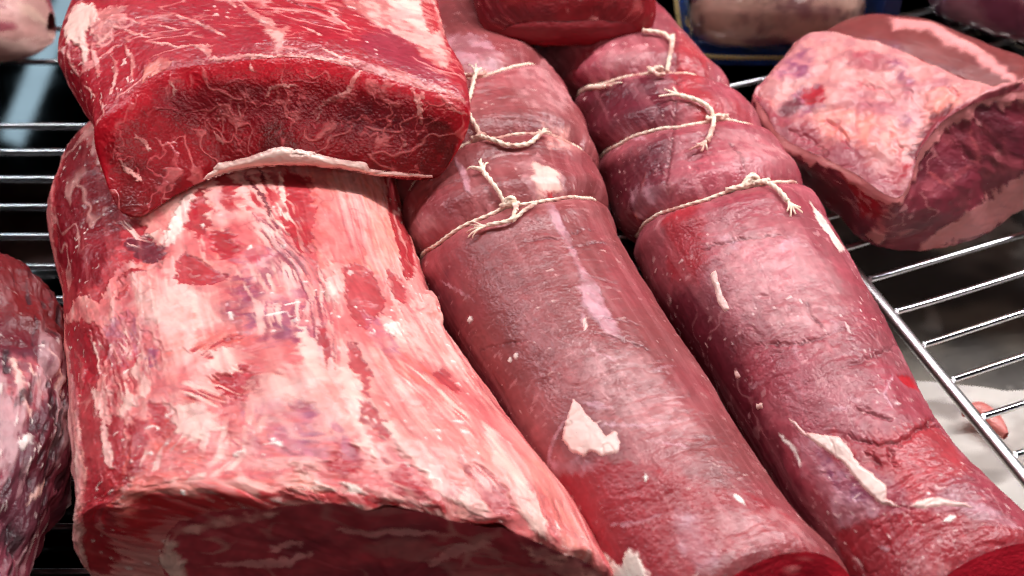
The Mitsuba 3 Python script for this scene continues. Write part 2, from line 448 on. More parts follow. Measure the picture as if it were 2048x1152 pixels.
PAINT['rib'] = [
    ['p', 'lean', 0.00066, 0.0022, -0.0006, 0, [[0.35394, 0.16358], [0.32098, 0.18321], [0.29365, 0.19512], [0.27638, 0.19987], [0.25896, 0.20389], [0.24128, 0.20753], [0.21898, 0.21772], [0.20378, 0.22211], [0.19002, 0.22247], [0.19024, 0.21527], [0.20368, 0.20373], [0.19381, 0.19234], [0.18286, 0.18582], [0.1963, 0.17035], [0.19473, 0.14023], [0.21823, 0.13452], [0.23572, 0.13363], [0.25324, 0.13099], [0.26262, 0.1394], [0.27373, 0.15205], [0.29197, 0.15617], [0.31483, 0.15335], [0.33365, 0.15852]]],
    ['p', 'maroon', 0.0011, 0.002, -0.0004, 0, [[0.21763, 0.20369], [0.21901, 0.21509], [0.20141, 0.22296], [0.18952, 0.22194], [0.19415, 0.21561], [0.20297, 0.20896]]],
    ['l', 'rose', 0.00066, 0.0012, 0.0, 0.002, [[0.29675, 0.17952], [0.27941, 0.19376], [0.26867, 0.20489]]],
    ['l', 'rose', 0.00066, 0.0012, 0.0, 0.002, [[0.2484, 0.18263], [0.2609, 0.18862], [0.27223, 0.1846]]],
    ['l', 'rose', 0.00066, 0.0012, 0.0, 0.002, [[0.28789, 0.19843], [0.30061, 0.19294]]],
    ['l', 'rose', 0.00066, 0.0012, 0.0, 0.002, [[0.22761, 0.17592], [0.22552, 0.19393], [0.21067, 0.20463]]],
    ['l', 'rose', 0.00066, 0.0012, 0.0, 0.002, [[0.266, 0.16941], [0.24606, 0.17308], [0.22996, 0.1623]]],
    ['l', 'rose', 0.00066, 0.0012, 0.0, 0.002, [[0.24623, 0.19939], [0.25715, 0.1947]]],
    ['p', 'salmon', 0.000825, 0.0015, 0.0, 0, [[0.26387, 0.18732], [0.25351, 0.19413], [0.24427, 0.18918], [0.25297, 0.18127]]],
    ['p', 'fat', 0.000825, 0.0025, 0.0005, 0, [[0.1756, 0.19078], [0.19095, 0.19927], [0.19329, 0.21562], [0.19713, 0.22597], [0.1753, 0.22726], [0.16991, 0.23473], [0.16441, 0.2407], [0.15059, 0.24231], [0.13724, 0.2409], [0.12413, 0.23894], [0.11799, 0.23178], [0.12361, 0.2247], [0.13009, 0.2164], [0.14365, 0.21088], [0.15737, 0.20474]]],
    ['p', 'pale', 0.0022, 0.003, 0.0003, 0, [[0.18316, 0.20178], [0.18627, 0.21723], [0.16719, 0.22442], [0.1586, 0.23604], [0.13932, 0.23736], [0.13473, 0.22682], [0.14333, 0.21989], [0.15312, 0.21213], [0.16734, 0.20727]]],
    ['p', 'salmon', 0.00066, 0.0015, 0.0, 0, [[0.18938, 0.19483], [0.19781, 0.20728], [0.19772, 0.2159], [0.18123, 0.21463], [0.17697, 0.20256]]],
    ['l', 'lean', 0.00044, 0.0008, 0.0, 0.0015, [[0.19179, 0.19797], [0.19384, 0.2062], [0.19008, 0.21316]]],
    ['l', 'lean', 0.00055, 0.0008, 0.0, 0.0022, [[0.17629, 0.19686], [0.18276, 0.20312]]],
    ['p', 'cream', 0.00044, 0.0012, 0.0008, 0, [[0.24105, 0.23571], [0.23158, 0.22948], [0.21268, 0.22403], [0.20462, 0.22327], [0.20337, 0.22733], [0.22103, 0.23273], [0.23738, 0.23859]]],
    ['p', 'pale', 0.00044, 0.0015, 0.0005, 0, [[0.21846, 0.21619], [0.22015, 0.22336], [0.20413, 0.22364], [0.20937, 0.21932]]],
    ['l', 'dark', 0.00022, 0.0005, -0.0008, 0.0007, [[0.20302, 0.22196], [0.21204, 0.22507], [0.2191, 0.22505]]],
    ['p', 'lean', 0.00055, 0.002, -0.0005, 0, [[0.24084, 0.23686], [0.24365, 0.24116], [0.22469, 0.24106], [0.20914, 0.239], [0.20533, 0.23467], [0.21732, 0.23259]]],
    ['p', 'veil', 0.00165, 0.003, 0.0, 0, [[0.24806, 0.24205], [0.24986, 0.2478], [0.22669, 0.24851], [0.21274, 0.24543], [0.21578, 0.24128], [0.23236, 0.24171]]],
    ['p', 'fibre', 0.00055, 0.002, -0.0004, 0, [[0.24066, 0.24639], [0.24839, 0.25186], [0.24717, 0.26016], [0.22962, 0.26138], [0.21052, 0.26011], [0.20636, 0.25488], [0.21569, 0.24927], [0.22829, 0.24649]]],
    ['l', 'fat', 0.000275, 0.0006, 0.0, 0.0009000000000000001, [[0.24721, 0.24887], [0.2261, 0.2532], [0.20855, 0.25872]]],
    ['l', 'fat', 0.000275, 0.0006, 0.0, 0.0009000000000000001, [[0.24839, 0.25186], [0.22681, 0.25695], [0.21199, 0.26013]]],
    ['l', 'fat', 0.000275, 0.0006, 0.0, 0.0009000000000000001, [[0.2491, 0.25642], [0.23001, 0.25973]]],
    ['l', 'fat', 0.000275, 0.0006, 0.0, 0.0009000000000000001, [[0.23891, 0.24717], [0.22086, 0.25109], [0.20667, 0.25585]]],
    ['p', 'lean', 0.00055, 0.002, -0.0007, 0, [[0.2457, 0.26484], [0.24125, 0.27144], [0.23735, 0.27698], [0.21873, 0.2779], [0.1991, 0.27291], [0.17833, 0.26901], [0.17614, 0.26135], [0.19245, 0.26004], [0.22176, 0.25932]]],
    ['l', 'pale', 0.00033, 0.0008, 0.0003, 0.0013000000000000002, [[0.24377, 0.26284], [0.22571, 0.26188], [0.21046, 0.25905]]],
    ['p', 'salmon', 0.00066, 0.0022, 0.0005, 0, [[0.24213, 0.27656], [0.24195, 0.29018], [0.2452, 0.30737], [0.23689, 0.3229], [0.21613, 0.33159], [0.18446, 0.32536], [0.15213, 0.29978], [0.15768, 0.28997], [0.16256, 0.28054], [0.15442, 0.26726], [0.17841, 0.26777], [0.20591, 0.27587], [0.2274, 0.27363]]],
    ['p', 'fat', 0.0022, 0.003, 0.0, 0, [[0.20181, 0.27529], [0.20383, 0.29139], [0.18458, 0.29998], [0.16789, 0.28427], [0.16839, 0.27213], [0.18441, 0.27382]]],
    ['p', 'pale', 0.0011, 0.002, 0.0002, 0, [[0.16417, 0.27241], [0.15442, 0.26726], [0.13899, 0.26618], [0.1377, 0.27003], [0.15287, 0.27813], [0.16796, 0.27916]]],
    ['p', 'lean', 0.00055, 0.0015, -0.0005, 0, [[0.25026, 0.33218], [0.26662, 0.35463], [0.24597, 0.35525], [0.22361, 0.35317], [0.19718, 0.34662], [0.16679, 0.33164], [0.15395, 0.31558], [0.18243, 0.32172], [0.21207, 0.32294], [0.23029, 0.32677]]],
    ['l', 'orange', 0.000825, 0.0008, 0.0, 0.0025, [[0.21465, 0.31793], [0.2007, 0.31714], [0.18824, 0.31588]]],
    ['p', 'lean', 0.000495, 0.0016, -0.0008, 0, [[0.18027, 0.2247], [0.1951, 0.22979], [0.18534, 0.2368], [0.17409, 0.2408], [0.16616, 0.24115], [0.1683, 0.2336], [0.17122, 0.22662]]],
    ['p', 'fibre', 0.0011, 0.0025, -0.0004, 0, [[0.20391, 0.24013], [0.20841, 0.2432], [0.19776, 0.24477], [0.17983, 0.24516], [0.17695, 0.24211], [0.18876, 0.23913]]],
    ['l', 'salmon', 0.00033, 0.0008, 0.0, 0.0011, [[0.20822, 0.24026], [0.19159, 0.24297]]],
    ['l', 'salmon', 0.00033, 0.0008, 0.0, 0.0011, [[0.21049, 0.24215], [0.18995, 0.2442]]],
    ['l', 'salmon', 0.00033, 0.0008, 0.0, 0.0011, [[0.20185, 0.23647], [0.18455, 0.24095]]],
    ['l', 'salmon', 0.00033, 0.0008, 0.0, 0.0011, [[0.19521, 0.23328], [0.18077, 0.23921]]],
    ['p', 'mauve', 0.00165, 0.003, 0.0, 0, [[0.16665, 0.24311], [0.18686, 0.24516], [0.18809, 0.25314], [0.17369, 0.25906], [0.15596, 0.26206], [0.132, 0.26137], [0.11011, 0.25875], [0.11166, 0.25239], [0.1198, 0.24629], [0.12972, 0.24327], [0.14683, 0.24218]]],
    ['p', 'film', 0.00165, 0.003, 0.0, 0, [[0.17898, 0.24706], [0.18278, 0.25255], [0.1646, 0.25736], [0.14942, 0.25864], [0.15286, 0.24936], [0.16318, 0.24624]]],
    ['p', 'violet', 0.0011, 0.003, 0.0, 0, [[0.15512, 0.24136], [0.16666, 0.245], [0.14482, 0.24481], [0.12788, 0.24523], [0.12148, 0.24287], [0.13703, 0.24119]]],
    ['p', 'violet', 0.001375, 0.003, 0.0, 0, [[0.1488, 0.24972], [0.1422, 0.2562], [0.12525, 0.25532], [0.12515, 0.24913], [0.13759, 0.24742]]],
    ['p', 'violet', 0.00165, 0.003, 0.0, 0, [[0.12791, 0.24766], [0.12048, 0.25398], [0.11095, 0.25096], [0.1139, 0.24688]]],
    ['l', 'plum', 0.000165, 0.0003, -0.0003, 0.0005, [[0.21243, 0.25113], [0.19835, 0.25421], [0.18304, 0.2572], [0.1663, 0.26224], [0.14605, 0.26407], [0.12362, 0.26211], [0.10668, 0.25929], [0.09037, 0.25666]]],
    ['l', 'film', 0.000165, 0.0003, 0.00025, 0.0012, [[0.21388, 0.25031], [0.19927, 0.25309], [0.1839, 0.25572], [0.16635, 0.26059], [0.14606, 0.26229], [0.12373, 0.26054], [0.10675, 0.25806], [0.0905, 0.25535]]],
    ['l', 'film', 0.000165, 0.0003, 0.00025, 0.001, [[0.21088, 0.2519], [0.19719, 0.25532], [0.18252, 0.25891], [0.16573, 0.2641], [0.14464, 0.26563], [0.12285, 0.26358], [0.10549, 0.26067], [0.08974, 0.25793]]],
    ['l', 'plum', 0.000165, 0.0003, -0.0003, 0.0005, [[0.20975, 0.25253], [0.19593, 0.25644], [0.18209, 0.26036], [0.16566, 0.2659], [0.14415, 0.2673], [0.12344, 0.26542], [0.10528, 0.26209], [0.08956, 0.25918]]],
    ['l', 'plum', 0.000165, 0.0003, -0.0003, 0.0004, [[0.21551, 0.24989], [0.20061, 0.25189], [0.18527, 0.2542], [0.16712, 0.25905], [0.14698, 0.26082], [0.12495, 0.25914], [0.1071, 0.25648], [0.09105, 0.25417]]],
    ['l', 'rose', 0.000165, 0.0003, 0.00025, 0.001, [[0.20882, 0.25334], [0.19506, 0.25766], [0.18216, 0.26212], [0.16464, 0.2673], [0.14214, 0.26856], [0.12233, 0.26677], [0.10434, 0.26333], [0.08836, 0.26024]]],
    ['l', 'maroon', 0.000275, 0.0008, 0.0, 0.0008, [[0.24858, 0.25025], [0.22344, 0.25467], [0.19274, 0.25718]]],
    ['l', 'maroon', 0.000275, 0.0008, 0.0, 0.0008, [[0.24966, 0.2556], [0.2227, 0.25734]]],
    ['p', 'window', 0.00044, 0.0012, -0.0009000000000000001, 0, [[0.16419, 0.28084], [0.16636, 0.28719], [0.15971, 0.29447], [0.13624, 0.29562], [0.12767, 0.2899], [0.12167, 0.2839], [0.11373, 0.27666], [0.12546, 0.27417], [0.14101, 0.27525]]],
    ['p', 'mauve', 0.000825, 0.0015, -0.0004, 0, [[0.13069, 0.27958], [0.12176, 0.28636], [0.09935, 0.2878], [0.08952, 0.28903], [0.0937, 0.28307], [0.10391, 0.27793]]],
    ['l', 'pale', 0.00055, 0.0012, 0.0003, 0.0022, [[0.15354, 0.30446], [0.13741, 0.30078], [0.1208, 0.29655], [0.11102, 0.30425]]],
    ['p', 'window', 0.00044, 0.0012, -0.0009000000000000001, 0, [[0.16221, 0.30355], [0.15736, 0.31321], [0.14696, 0.31298], [0.1352, 0.30628], [0.139, 0.30154], [0.14984, 0.30063]]],
    ['p', 'window', 0.00044, 0.0012, -0.0007, 0, [[0.1084, 0.26822], [0.10451, 0.27102], [0.08545, 0.27011], [0.07037, 0.26436], [0.07094, 0.26053], [0.08866, 0.26349]]],
    ['p', 'rose', 0.00055, 0.001, 0.0, 0, [[0.14699, 0.26592], [0.13793, 0.26814], [0.11663, 0.26486], [0.10407, 0.2605], [0.12148, 0.26174]]],
    ['p', 'window', 0.00066, 0.0016, -0.0004, 0, [[0.08523, 0.29656], [0.08854, 0.30677], [0.07381, 0.30825], [0.07083, 0.30363], [0.07764, 0.29806]]],
    ['p', 'red', 0.00044, 0.0008, -0.001, 0, [[0.1447, 0.33751], [0.1341, 0.32747], [0.12503, 0.32484], [0.12536, 0.32527]]],
    ['p', 'fat', 0.00275, 0.003, 0.0, 0, [[0.12176, 0.28636], [0.12849, 0.29992], [0.14058, 0.31982], [0.12579, 0.33048], [0.11113, 0.33053], [0.09696, 0.33006], [0.07246, 0.3187], [0.0878, 0.31037], [0.09215, 0.29212], [0.10569, 0.28906]]],
    ['p', 'pale', 0.0011, 0.002, 0.0003, 0, [[0.12125, 0.28875], [0.1208, 0.29655], [0.10275, 0.29698], [0.10548, 0.2902]]],
    ['p', 'fibre', 0.000825, 0.0025, -0.0003, 0, [[0.17339, 0.15601], [0.16434, 0.18603], [0.16552, 0.20297], [0.15167, 0.20854], [0.13927, 0.20828], [0.13443, 0.21497], [0.11977, 0.2111], [0.11729, 0.20383], [0.10734, 0.19336], [0.12618, 0.18121], [0.14661, 0.16617]]],
    ['p', 'mauve', 0.00165, 0.003, 0.0, 0, [[0.16594, 0.1893], [0.16311, 0.20327], [0.14892, 0.20771], [0.13348, 0.20161], [0.13331, 0.18981], [0.15013, 0.18427]]],
    ['p', 'violet', 0.0011, 0.002, 0.0, 0, [[0.13964, 0.2076], [0.13501, 0.21418], [0.12339, 0.21144], [0.12347, 0.20509]]],
    ['p', 'lean', 0.000825, 0.0025, -0.0004, 0, [[0.19499, 0.14239], [0.1703, 0.18141], [0.15155, 0.18659], [0.13474, 0.17631], [0.10554, 0.18329], [0.09523, 0.19337], [0.07417, 0.19321], [0.04279, 0.18761], [0.01433, 0.1727], [0.00809, 0.15575], [0.00768, 0.13286], [0.01188, 0.11356], [0.02224, 0.11613], [0.02264, 0.12442], [0.02007, 0.13852], [0.02905, 0.15495], [0.0626, 0.15872], [0.07772, 0.16165], [0.09537, 0.16086], [0.11413, 0.15936], [0.13267, 0.15587], [0.15432, 0.14829], [0.17323, 0.14623]]],
    ['p', 'lean', 0.0011, 0.002, -0.0005, 0, [[0.10022, 0.20674], [0.09259, 0.21539], [0.07237, 0.21228], [0.07663, 0.20544], [0.08855, 0.20379]]],
    ['p', 'lean', 0.00165, 0.003, 0.0, 0, [[0.09516, 0.19875], [0.08483, 0.20454], [0.07243, 0.20151], [0.05769, 0.19798], [0.04977, 0.18786], [0.06805, 0.19081], [0.0815, 0.19301]]],
    ['p', 'orange', 0.0033, 0.004, 0.0, 0, [[0.08673, 0.21328], [0.07802, 0.20771], [0.06826, 0.2019], [0.05441, 0.19529], [0.03139, 0.18729], [0.01307, 0.17426], [0.00812, 0.15805], [0.00631, 0.16053], [0.00674, 0.17618], [0.01429, 0.196], [0.02648, 0.21092], [0.0508, 0.21636], [0.06371, 0.22083]]],
    ['l', 'pale', 0.00044, 0.0014, 0.00035, 0.0032, [[0.13012, 0.17235], [0.11397, 0.18033], [0.09976, 0.18393]]],
    ['l', 'pale', 0.00044, 0.0014, 0.00035, 0.0024, [[0.10196, 0.18021], [0.08284, 0.18011], [0.06846, 0.18163]]],
    ['l', 'pale', 0.00044, 0.0014, 0.00035, 0.0035, [[0.12298, 0.19253], [0.10688, 0.19637], [0.09907, 0.19239]]],
    ['l', 'pale', 0.00044, 0.0014, 0.00035, 0.003, [[0.13765, 0.20598], [0.12583, 0.20136], [0.10832, 0.20527], [0.10148, 0.19951]]],
    ['l', 'pale', 0.00044, 0.0014, 0.00035, 0.0018000000000000002, [[0.16719, 0.15428], [0.14764, 0.16433], [0.13345, 0.16049]]],
    ['l', 'pale', 0.00044, 0.0014, 0.00035, 0.0008, [[0.15465, 0.19851], [0.14414, 0.20048], [0.13502, 0.19847]]],
    ['l', 'pale', 0.00044, 0.0014, 0.00035, 0.0012, [[0.14661, 0.1896], [0.13473, 0.19314]]],
    ['l', 'pale', 0.00044, 0.0014, 0.00035, 0.0012, [[0.16836, 0.17399], [0.15343, 0.17729], [0.13967, 0.17907]]],
    ['p', 'veil', 0.000825, 0.0015, 0.0006, 0, [[0.17219, 0.14656], [0.14465, 0.15807], [0.12866, 0.15912], [0.11229, 0.16032], [0.09609, 0.1598], [0.08162, 0.15667], [0.05919, 0.15615], [0.02397, 0.14587], [0.01947, 0.12906], [0.02185, 0.11551], [0.02262, 0.11782], [0.02974, 0.12444], [0.03474, 0.1429], [0.06664, 0.14884], [0.0952, 0.13766], [0.10789, 0.14346], [0.12746, 0.13907], [0.14091, 0.14312], [0.15775, 0.14217]]],
    ['l', 'pale', 0.00066, 0.0012, 0.0004, 0.0022, [[0.11304, 0.15524], [0.09568, 0.15562], [0.08234, 0.15079], [0.05682, 0.15175], [0.02427, 0.14141], [0.02137, 0.12673], [0.02222, 0.11612]]],
    ['p', 'salmon', 0.00055, 0.001, 0.0, 0, [[0.23716, 0.13359], [0.21479, 0.14428], [0.20016, 0.1381], [0.21825, 0.1345]]],
    ['l', 'orange', 0.0011, 0.0015, 0.0, 0.004, [[0.15571, 0.21916], [0.15091, 0.22483], [0.13893, 0.22866]]],
    ['l', 'orange', 0.0011, 0.0015, 0.0, 0.004, [[0.14172, 0.22061], [0.13069, 0.22062], [0.12051, 0.2214]]],
    ['l', 'orange', 0.0011, 0.0015, 0.0, 0.004, [[0.12648, 0.22946], [0.12845, 0.23616], [0.12994, 0.241]]],
    ['l', 'orange', 0.0011, 0.0015, 0.0, 0.004, [[0.12094, 0.22962], [0.12163, 0.23695], [0.12053, 0.23946]]],
    ['p', 'orange', 0.00165, 0.003, 0.0, 0, [[0.12974, 0.2297], [0.13197, 0.24049], [0.11944, 0.24052], [0.11367, 0.23291], [0.11875, 0.22758]]],
    ['p', 'lean', 0.00099, 0.0022, -0.001, 0, [[0.1019, 0.23051], [0.10527, 0.23795], [0.09952, 0.24114], [0.0897, 0.23977], [0.08527, 0.23524], [0.08939, 0.2315]]],
    ['l', 'orange', 0.00066, 0.0012, -0.0003, 0.0018000000000000002, [[0.10391, 0.22153], [0.0953, 0.22737], [0.08371, 0.23213]]],
    ['l', 'orange', 0.00066, 0.0012, -0.0003, 0.0018000000000000002, [[0.09678, 0.2186], [0.0883, 0.22651], [0.08253, 0.23056]]],
    ['l', 'orange', 0.00066, 0.0012, -0.0003, 0.0018000000000000002, [[0.10662, 0.22716], [0.0981, 0.23229]]],
    ['l', 'fibre', 0.0011, 0.0015, -0.0006, 0.003, [[0.10255, 0.24109], [0.0859, 0.2369], [0.07572, 0.23164], [0.06058, 0.22829]]],
    ['p', 'mauve', 0.0022, 0.003, -0.0004, 0, [[0.06329, 0.24184], [0.07517, 0.24715], [0.06357, 0.25018], [0.04296, 0.24796], [0.03041, 0.24315], [0.04418, 0.24112]]],
    ['p', 'violet', 0.0022, 0.003, 0.0, 0, [[0.06779, 0.24432], [0.06832, 0.24803], [0.05301, 0.24729], [0.04815, 0.24331]]],
    ['l', 'rose', 0.001375, 0.0008, 0.0, 0.004, [[0.06261, 0.23588], [0.04148, 0.23386], [0.02103, 0.22943]]],
    ['p', 'pale', 0.0011, 0.002, 0.0005, 0, [[0.09165, 0.25924], [0.08708, 0.26571], [0.07235, 0.26342], [0.05944, 0.26186], [0.03913, 0.25668], [0.03421, 0.25419], [0.04498, 0.25411], [0.05523, 0.25478], [0.06929, 0.25681]]],
    ['p', 'pale', 0.00275, 0.004, 0.0, 0, [[0.09259, 0.24213], [0.09643, 0.2461], [0.10037, 0.25058], [0.08384, 0.25313], [0.07517, 0.24715], [0.07845, 0.24223]]],
    ['p', 'pale', 0.000825, 0.0018000000000000002, 0.0005, 0, [[0.05656, 0.26288], [0.05386, 0.26902], [0.04613, 0.27065], [0.03908, 0.27281], [0.0243, 0.276], [0.01999, 0.2824], [0.01545, 0.28843], [0.00744, 0.28503], [0.01165, 0.27883], [0.01236, 0.27101], [0.02154, 0.26794], [0.03026, 0.26602], [0.03803, 0.26396], [0.047, 0.26303]]],
    ['p', 'rose', 0.00066, 0.0016, -0.0005, 0, [[0.0477, 0.25925], [0.04156, 0.26269], [0.02867, 0.26704], [0.00832, 0.26698], [0.00696, 0.25922], [0.02032, 0.25559], [0.03756, 0.25604]]],
    ['p', 'lean', 0.0011, 0.0016, 0.0, 0, [[0.04274, 0.26021], [0.03616, 0.26269], [0.01935, 0.26548], [0.00849, 0.26499], [0.0101, 0.26007], [0.02521, 0.25654]]],
    ['p', 'window', 0.00055, 0.0016, -0.0007, 0, [[0.03325, 0.28161], [0.03677, 0.28915], [0.03028, 0.29303], [0.01541, 0.29588], [0.00805, 0.29419], [0.00984, 0.28861], [0.02069, 0.28511]]],
    ['p', 'fat', 0.00275, 0.003, 0.0, 0, [[0.07873, 0.27708], [0.07563, 0.28442], [0.07234, 0.29225], [0.0616, 0.2939], [0.05341, 0.29647], [0.04268, 0.29489], [0.04539, 0.28205], [0.05141, 0.27823], [0.0584, 0.2745]]],
    ['l', 'orange', 0.00055, 0.001, 0.0, 0.0018000000000000002, [[0.08566, 0.27892], [0.08094, 0.28457], [0.0754, 0.29185]]],
    ['p', 'pale', 0.001375, 0.0025, 0.0003, 0, [[0.05443, 0.30652], [0.04874, 0.31005], [0.0355, 0.30616], [0.02768, 0.30614], [0.02061, 0.30908], [0.00393, 0.3107], [0.00593, 0.30036], [0.01762, 0.29463], [0.03534, 0.2945], [0.0455, 0.30006]]],
    ['p', 'salmon', 0.00165, 0.003, 0.0, 0, [[0.04581, 0.31622], [0.03871, 0.32787], [0.0304, 0.32769], [0.02219, 0.32939], [0.01134, 0.3277], [0.00257, 0.33446], [0.00305, 0.31796], [0.01404, 0.3135], [0.02348, 0.31058], [0.03442, 0.31079]]],
    ['p', 'pale', 0.00066, 0.002, 0.0024, 0, [[0.03538, 0.24012], [0.03732, 0.24421], [0.00957, 0.24254], [0.00017, 0.23462], [0.00213, 0.23069], [0.01594, 0.23771]]],
    ['l', 'salmon', 0.00044, 0.001, -0.001, 0.0012, [[0.02203, 0.24007], [0.0105, 0.23854], [0.02121, 0.24235]]],
    ['p', 'lean', 0.000825, 0.002, -0.0005, 0, [[0.04886, 0.24834], [0.04428, 0.25147], [0.02823, 0.25107], [0.01911, 0.24731], [0.03259, 0.24642]]],
    ['p', 'cream', 0.00066, 0.0016, 0.001, 0, [[0.01704, 0.24645], [0.00894, 0.25142], [0.00219, 0.25053], [0.00211, 0.24474]]],
    ['p', 'orange', 0.0033, 0.004, 0.0, 0, [[0.03033, 0.18365], [0.02685, 0.19511], [0.02944, 0.20595], [0.02401, 0.21346], [0.01932, 0.22049], [0.02438, 0.22936], [0.02584, 0.23669], [0.00594, 0.22894], [0.00835, 0.22494], [0.00525, 0.21593], [0.00651, 0.21024], [0.00929, 0.20461], [0.01158, 0.19796], [0.00729, 0.18009], [0.00883, 0.16863]]],
    ['p', 'red', 0.001375, 0.0025, 0.0, 0, [[0.00812, 0.15805], [0.01128, 0.1749], [0.01692, 0.19108], [0.01235, 0.19864], [0.00935, 0.20641], [0.00718, 0.21424], [0.00865, 0.22235], [0.00752, 0.22905], [0.00537, 0.23345], [0.007, 0.24097], [0.00654, 0.24702], [0.00583, 0.25404], [0.00373, 0.25987], [0.00393, 0.26522], [0.00656, 0.27473], [0.0038, 0.28149], [0.00067, 0.2874], [0.00037, 0.29568], [0.00019, 0.30256], [0.0002, 0.31286], [0.0002, 0.32031], [0.00021, 0.31535], [0.0001, 0.30536], [0.00031, 0.29761], [0.00042, 0.28691], [0.00031, 0.28198], [0.00021, 0.27548], [0.00021, 0.26558], [0.00021, 0.25964], [0.0002, 0.2527], [0.0002, 0.24774], [0.0004, 0.24243], [0.00019, 0.23428], [0.00043, 0.22828], [0.00038, 0.22255], [0.00024, 0.215], [0.00018, 0.2069], [0.00016, 0.19618], [0.00011, 0.18304], [0.0018, 0.17682], [0.00269, 0.16278], [0.00479, 0.14936]]],
    ['p', 'white', 0.00022, 0.0006, 0.0007, 0, [[0.01283, 0.20104], [0.01408, 0.20336], [0.01219, 0.20342], [0.01097, 0.20095]]],
    ['p', 'white', 0.00022, 0.0006, 0.0007, 0, [[0.18875, 0.24701], [0.19022, 0.2476], [0.18803, 0.24826], [0.18612, 0.24749]]],
    ['p', 'white', 0.00022, 0.0006, 0.0007, 0, [[0.19084, 0.24378], [0.19193, 0.2443], [0.1895, 0.24517], [0.18768, 0.24429]]],
    ['p', 'white', 0.00022, 0.0006, 0.0007, 0, [[0.18398, 0.25617], [0.1853, 0.25729], [0.18363, 0.2585], [0.18161, 0.25724]]],
    ['p', 'white', 0.00022, 0.0006, 0.0007, 0, [[0.05429, 0.23892], [0.05566, 0.2399], [0.05384, 0.24015], [0.05237, 0.23937]]],
    ['p', 'white', 0.00022, 0.0006, 0.0007, 0, [[0.21492, 0.2371], [0.21597, 0.23808], [0.21363, 0.23903], [0.21175, 0.23819]]],
    ['p', 'white', 0.00022, 0.0006, 0.0007, 0, [[0.00073, 0.28935], [0.00279, 0.29019], [0.00187, 0.29148], [0.00028, 0.29112]]],
    ['p', 'white', 0.00022, 0.0006, 0.0007, 0, [[0.15927, 0.28072], [0.16063, 0.28268], [0.15953, 0.28406], [0.15735, 0.28221]]],
    ['p', 'white', 0.00022, 0.0006, 0.0007, 0, [[0.12844, 0.25265], [0.12954, 0.25385], [0.12782, 0.25467], [0.12622, 0.25358]]],
    ['b', 'pale', 0.42, 800, 0.00025, 0.01, [[0.24858, 0.25025], [0.22582, 0.25492], [0.20214, 0.26007], [0.17057, 0.26209]]],
    ['b', 'lean', 0.45, 700, -0.0003, 0.012, [[0.24721, 0.24887], [0.22461, 0.2522], [0.20222, 0.2572], [0.17141, 0.26015]]],
    ['b', 'plum', 0.42, 1300, -0.0002, 0.007, [[0.21765, 0.24925], [0.20087, 0.2532], [0.18304, 0.2572], [0.1663, 0.26224], [0.14605, 0.26407], [0.12358, 0.26216], [0.10649, 0.25959], [0.08349, 0.2559]]],
    ['b', 'pale', 0.4, 1300, 0.0003, 0.006, [[0.21441, 0.25209], [0.20085, 0.25574], [0.18549, 0.25919], [0.16576, 0.26513], [0.14453, 0.26637], [0.12331, 0.26485], [0.10528, 0.26209], [0.08211, 0.26007]]],
    ['b', 'plum', 0.5, 800, -0.0002, 0.005, [[0.16571, 0.24412], [0.14248, 0.24327], [0.11716, 0.24324]]],
    ['b', 'plum', 0.4, 700, -0.0002, 0.008, [[0.1602, 0.25097], [0.13223, 0.25262], [0.11004, 0.25222]]],
    ['b', 'plum', 0.5, 500, -0.0002, 0.016, [[0.17898, 0.24706], [0.16224, 0.24807], [0.14606, 0.24886], [0.12911, 0.2489], [0.11234, 0.24869]]],
    ['b', 'pale', 0.38, 900, 0.00025, 0.012, [[0.18427, 0.24971], [0.16793, 0.25107], [0.15165, 0.2522], [0.13629, 0.25238], [0.1209, 0.2524]]],
    ['b', 'lean', 0.5, 900, -0.0003, 0.008, [[0.11875, 0.22758], [0.12324, 0.23394], [0.12772, 0.24179]]],
    ['b', 'orange', 0.55, 700, 0.0, 0.009000000000000001, [[0.12378, 0.22734], [0.12662, 0.2345], [0.13056, 0.24242]]],
    ['b', 'lean', 0.42, 800, -0.0005, 0.007, [[0.10917, 0.21927], [0.09829, 0.2261], [0.08523, 0.23239], [0.07787, 0.23691]]],
    ['b', 'pale', 0.4, 800, 0.0004, 0.009000000000000001, [[0.10419, 0.21772], [0.09259, 0.22538], [0.08084, 0.23163]]],
    ['b', 'lean', 0.5, 700, -0.0006, 0.006, [[0.09884, 0.23069], [0.09818, 0.23691], [0.10601, 0.24317]]],
    ['b', 'pale', 0.38, 900, 0.0003, 0.012, [[0.16594, 0.1893], [0.14286, 0.19678], [0.11384, 0.20324]]],
    ['b', 'lean', 0.42, 800, -0.0003, 0.014, [[0.16855, 0.18454], [0.1532, 0.18899], [0.13776, 0.19355], [0.12331, 0.19522], [0.10592, 0.19757]]],
    ['b', 'pale', 0.35, 900, 0.0003, 0.009000000000000001, [[0.15603, 0.17257], [0.12923, 0.17923], [0.10233, 0.18296]]],
    ['b', 'mauve', 0.5, 600, -0.0003, 0.012, [[0.0811, 0.24266], [0.0611, 0.24428], [0.04815, 0.24384], [0.03256, 0.24301]]],
    ['b', 'plum', 0.45, 700, -0.0003, 0.008, [[0.07742, 0.24404], [0.05732, 0.24538], [0.03268, 0.24436]]],
    ['b', 'lean', 0.42, 600, -0.0004, 0.009000000000000001, [[0.10268, 0.24311], [0.0793, 0.24148], [0.06815, 0.23862], [0.05659, 0.23467], [0.043, 0.23085], [0.01817, 0.22625]]],
    ['b', 'pale', 0.45, 600, 0.0003, 0.014, [[0.07634, 0.23093], [0.0539, 0.22532], [0.04096, 0.21942], [0.01634, 0.21184]]],
    ['b', 'rose', 0.5, 700, -0.0002, 0.014, [[0.07374, 0.23487], [0.0541, 0.23902], [0.03914, 0.23824], [0.0179, 0.23728]]],
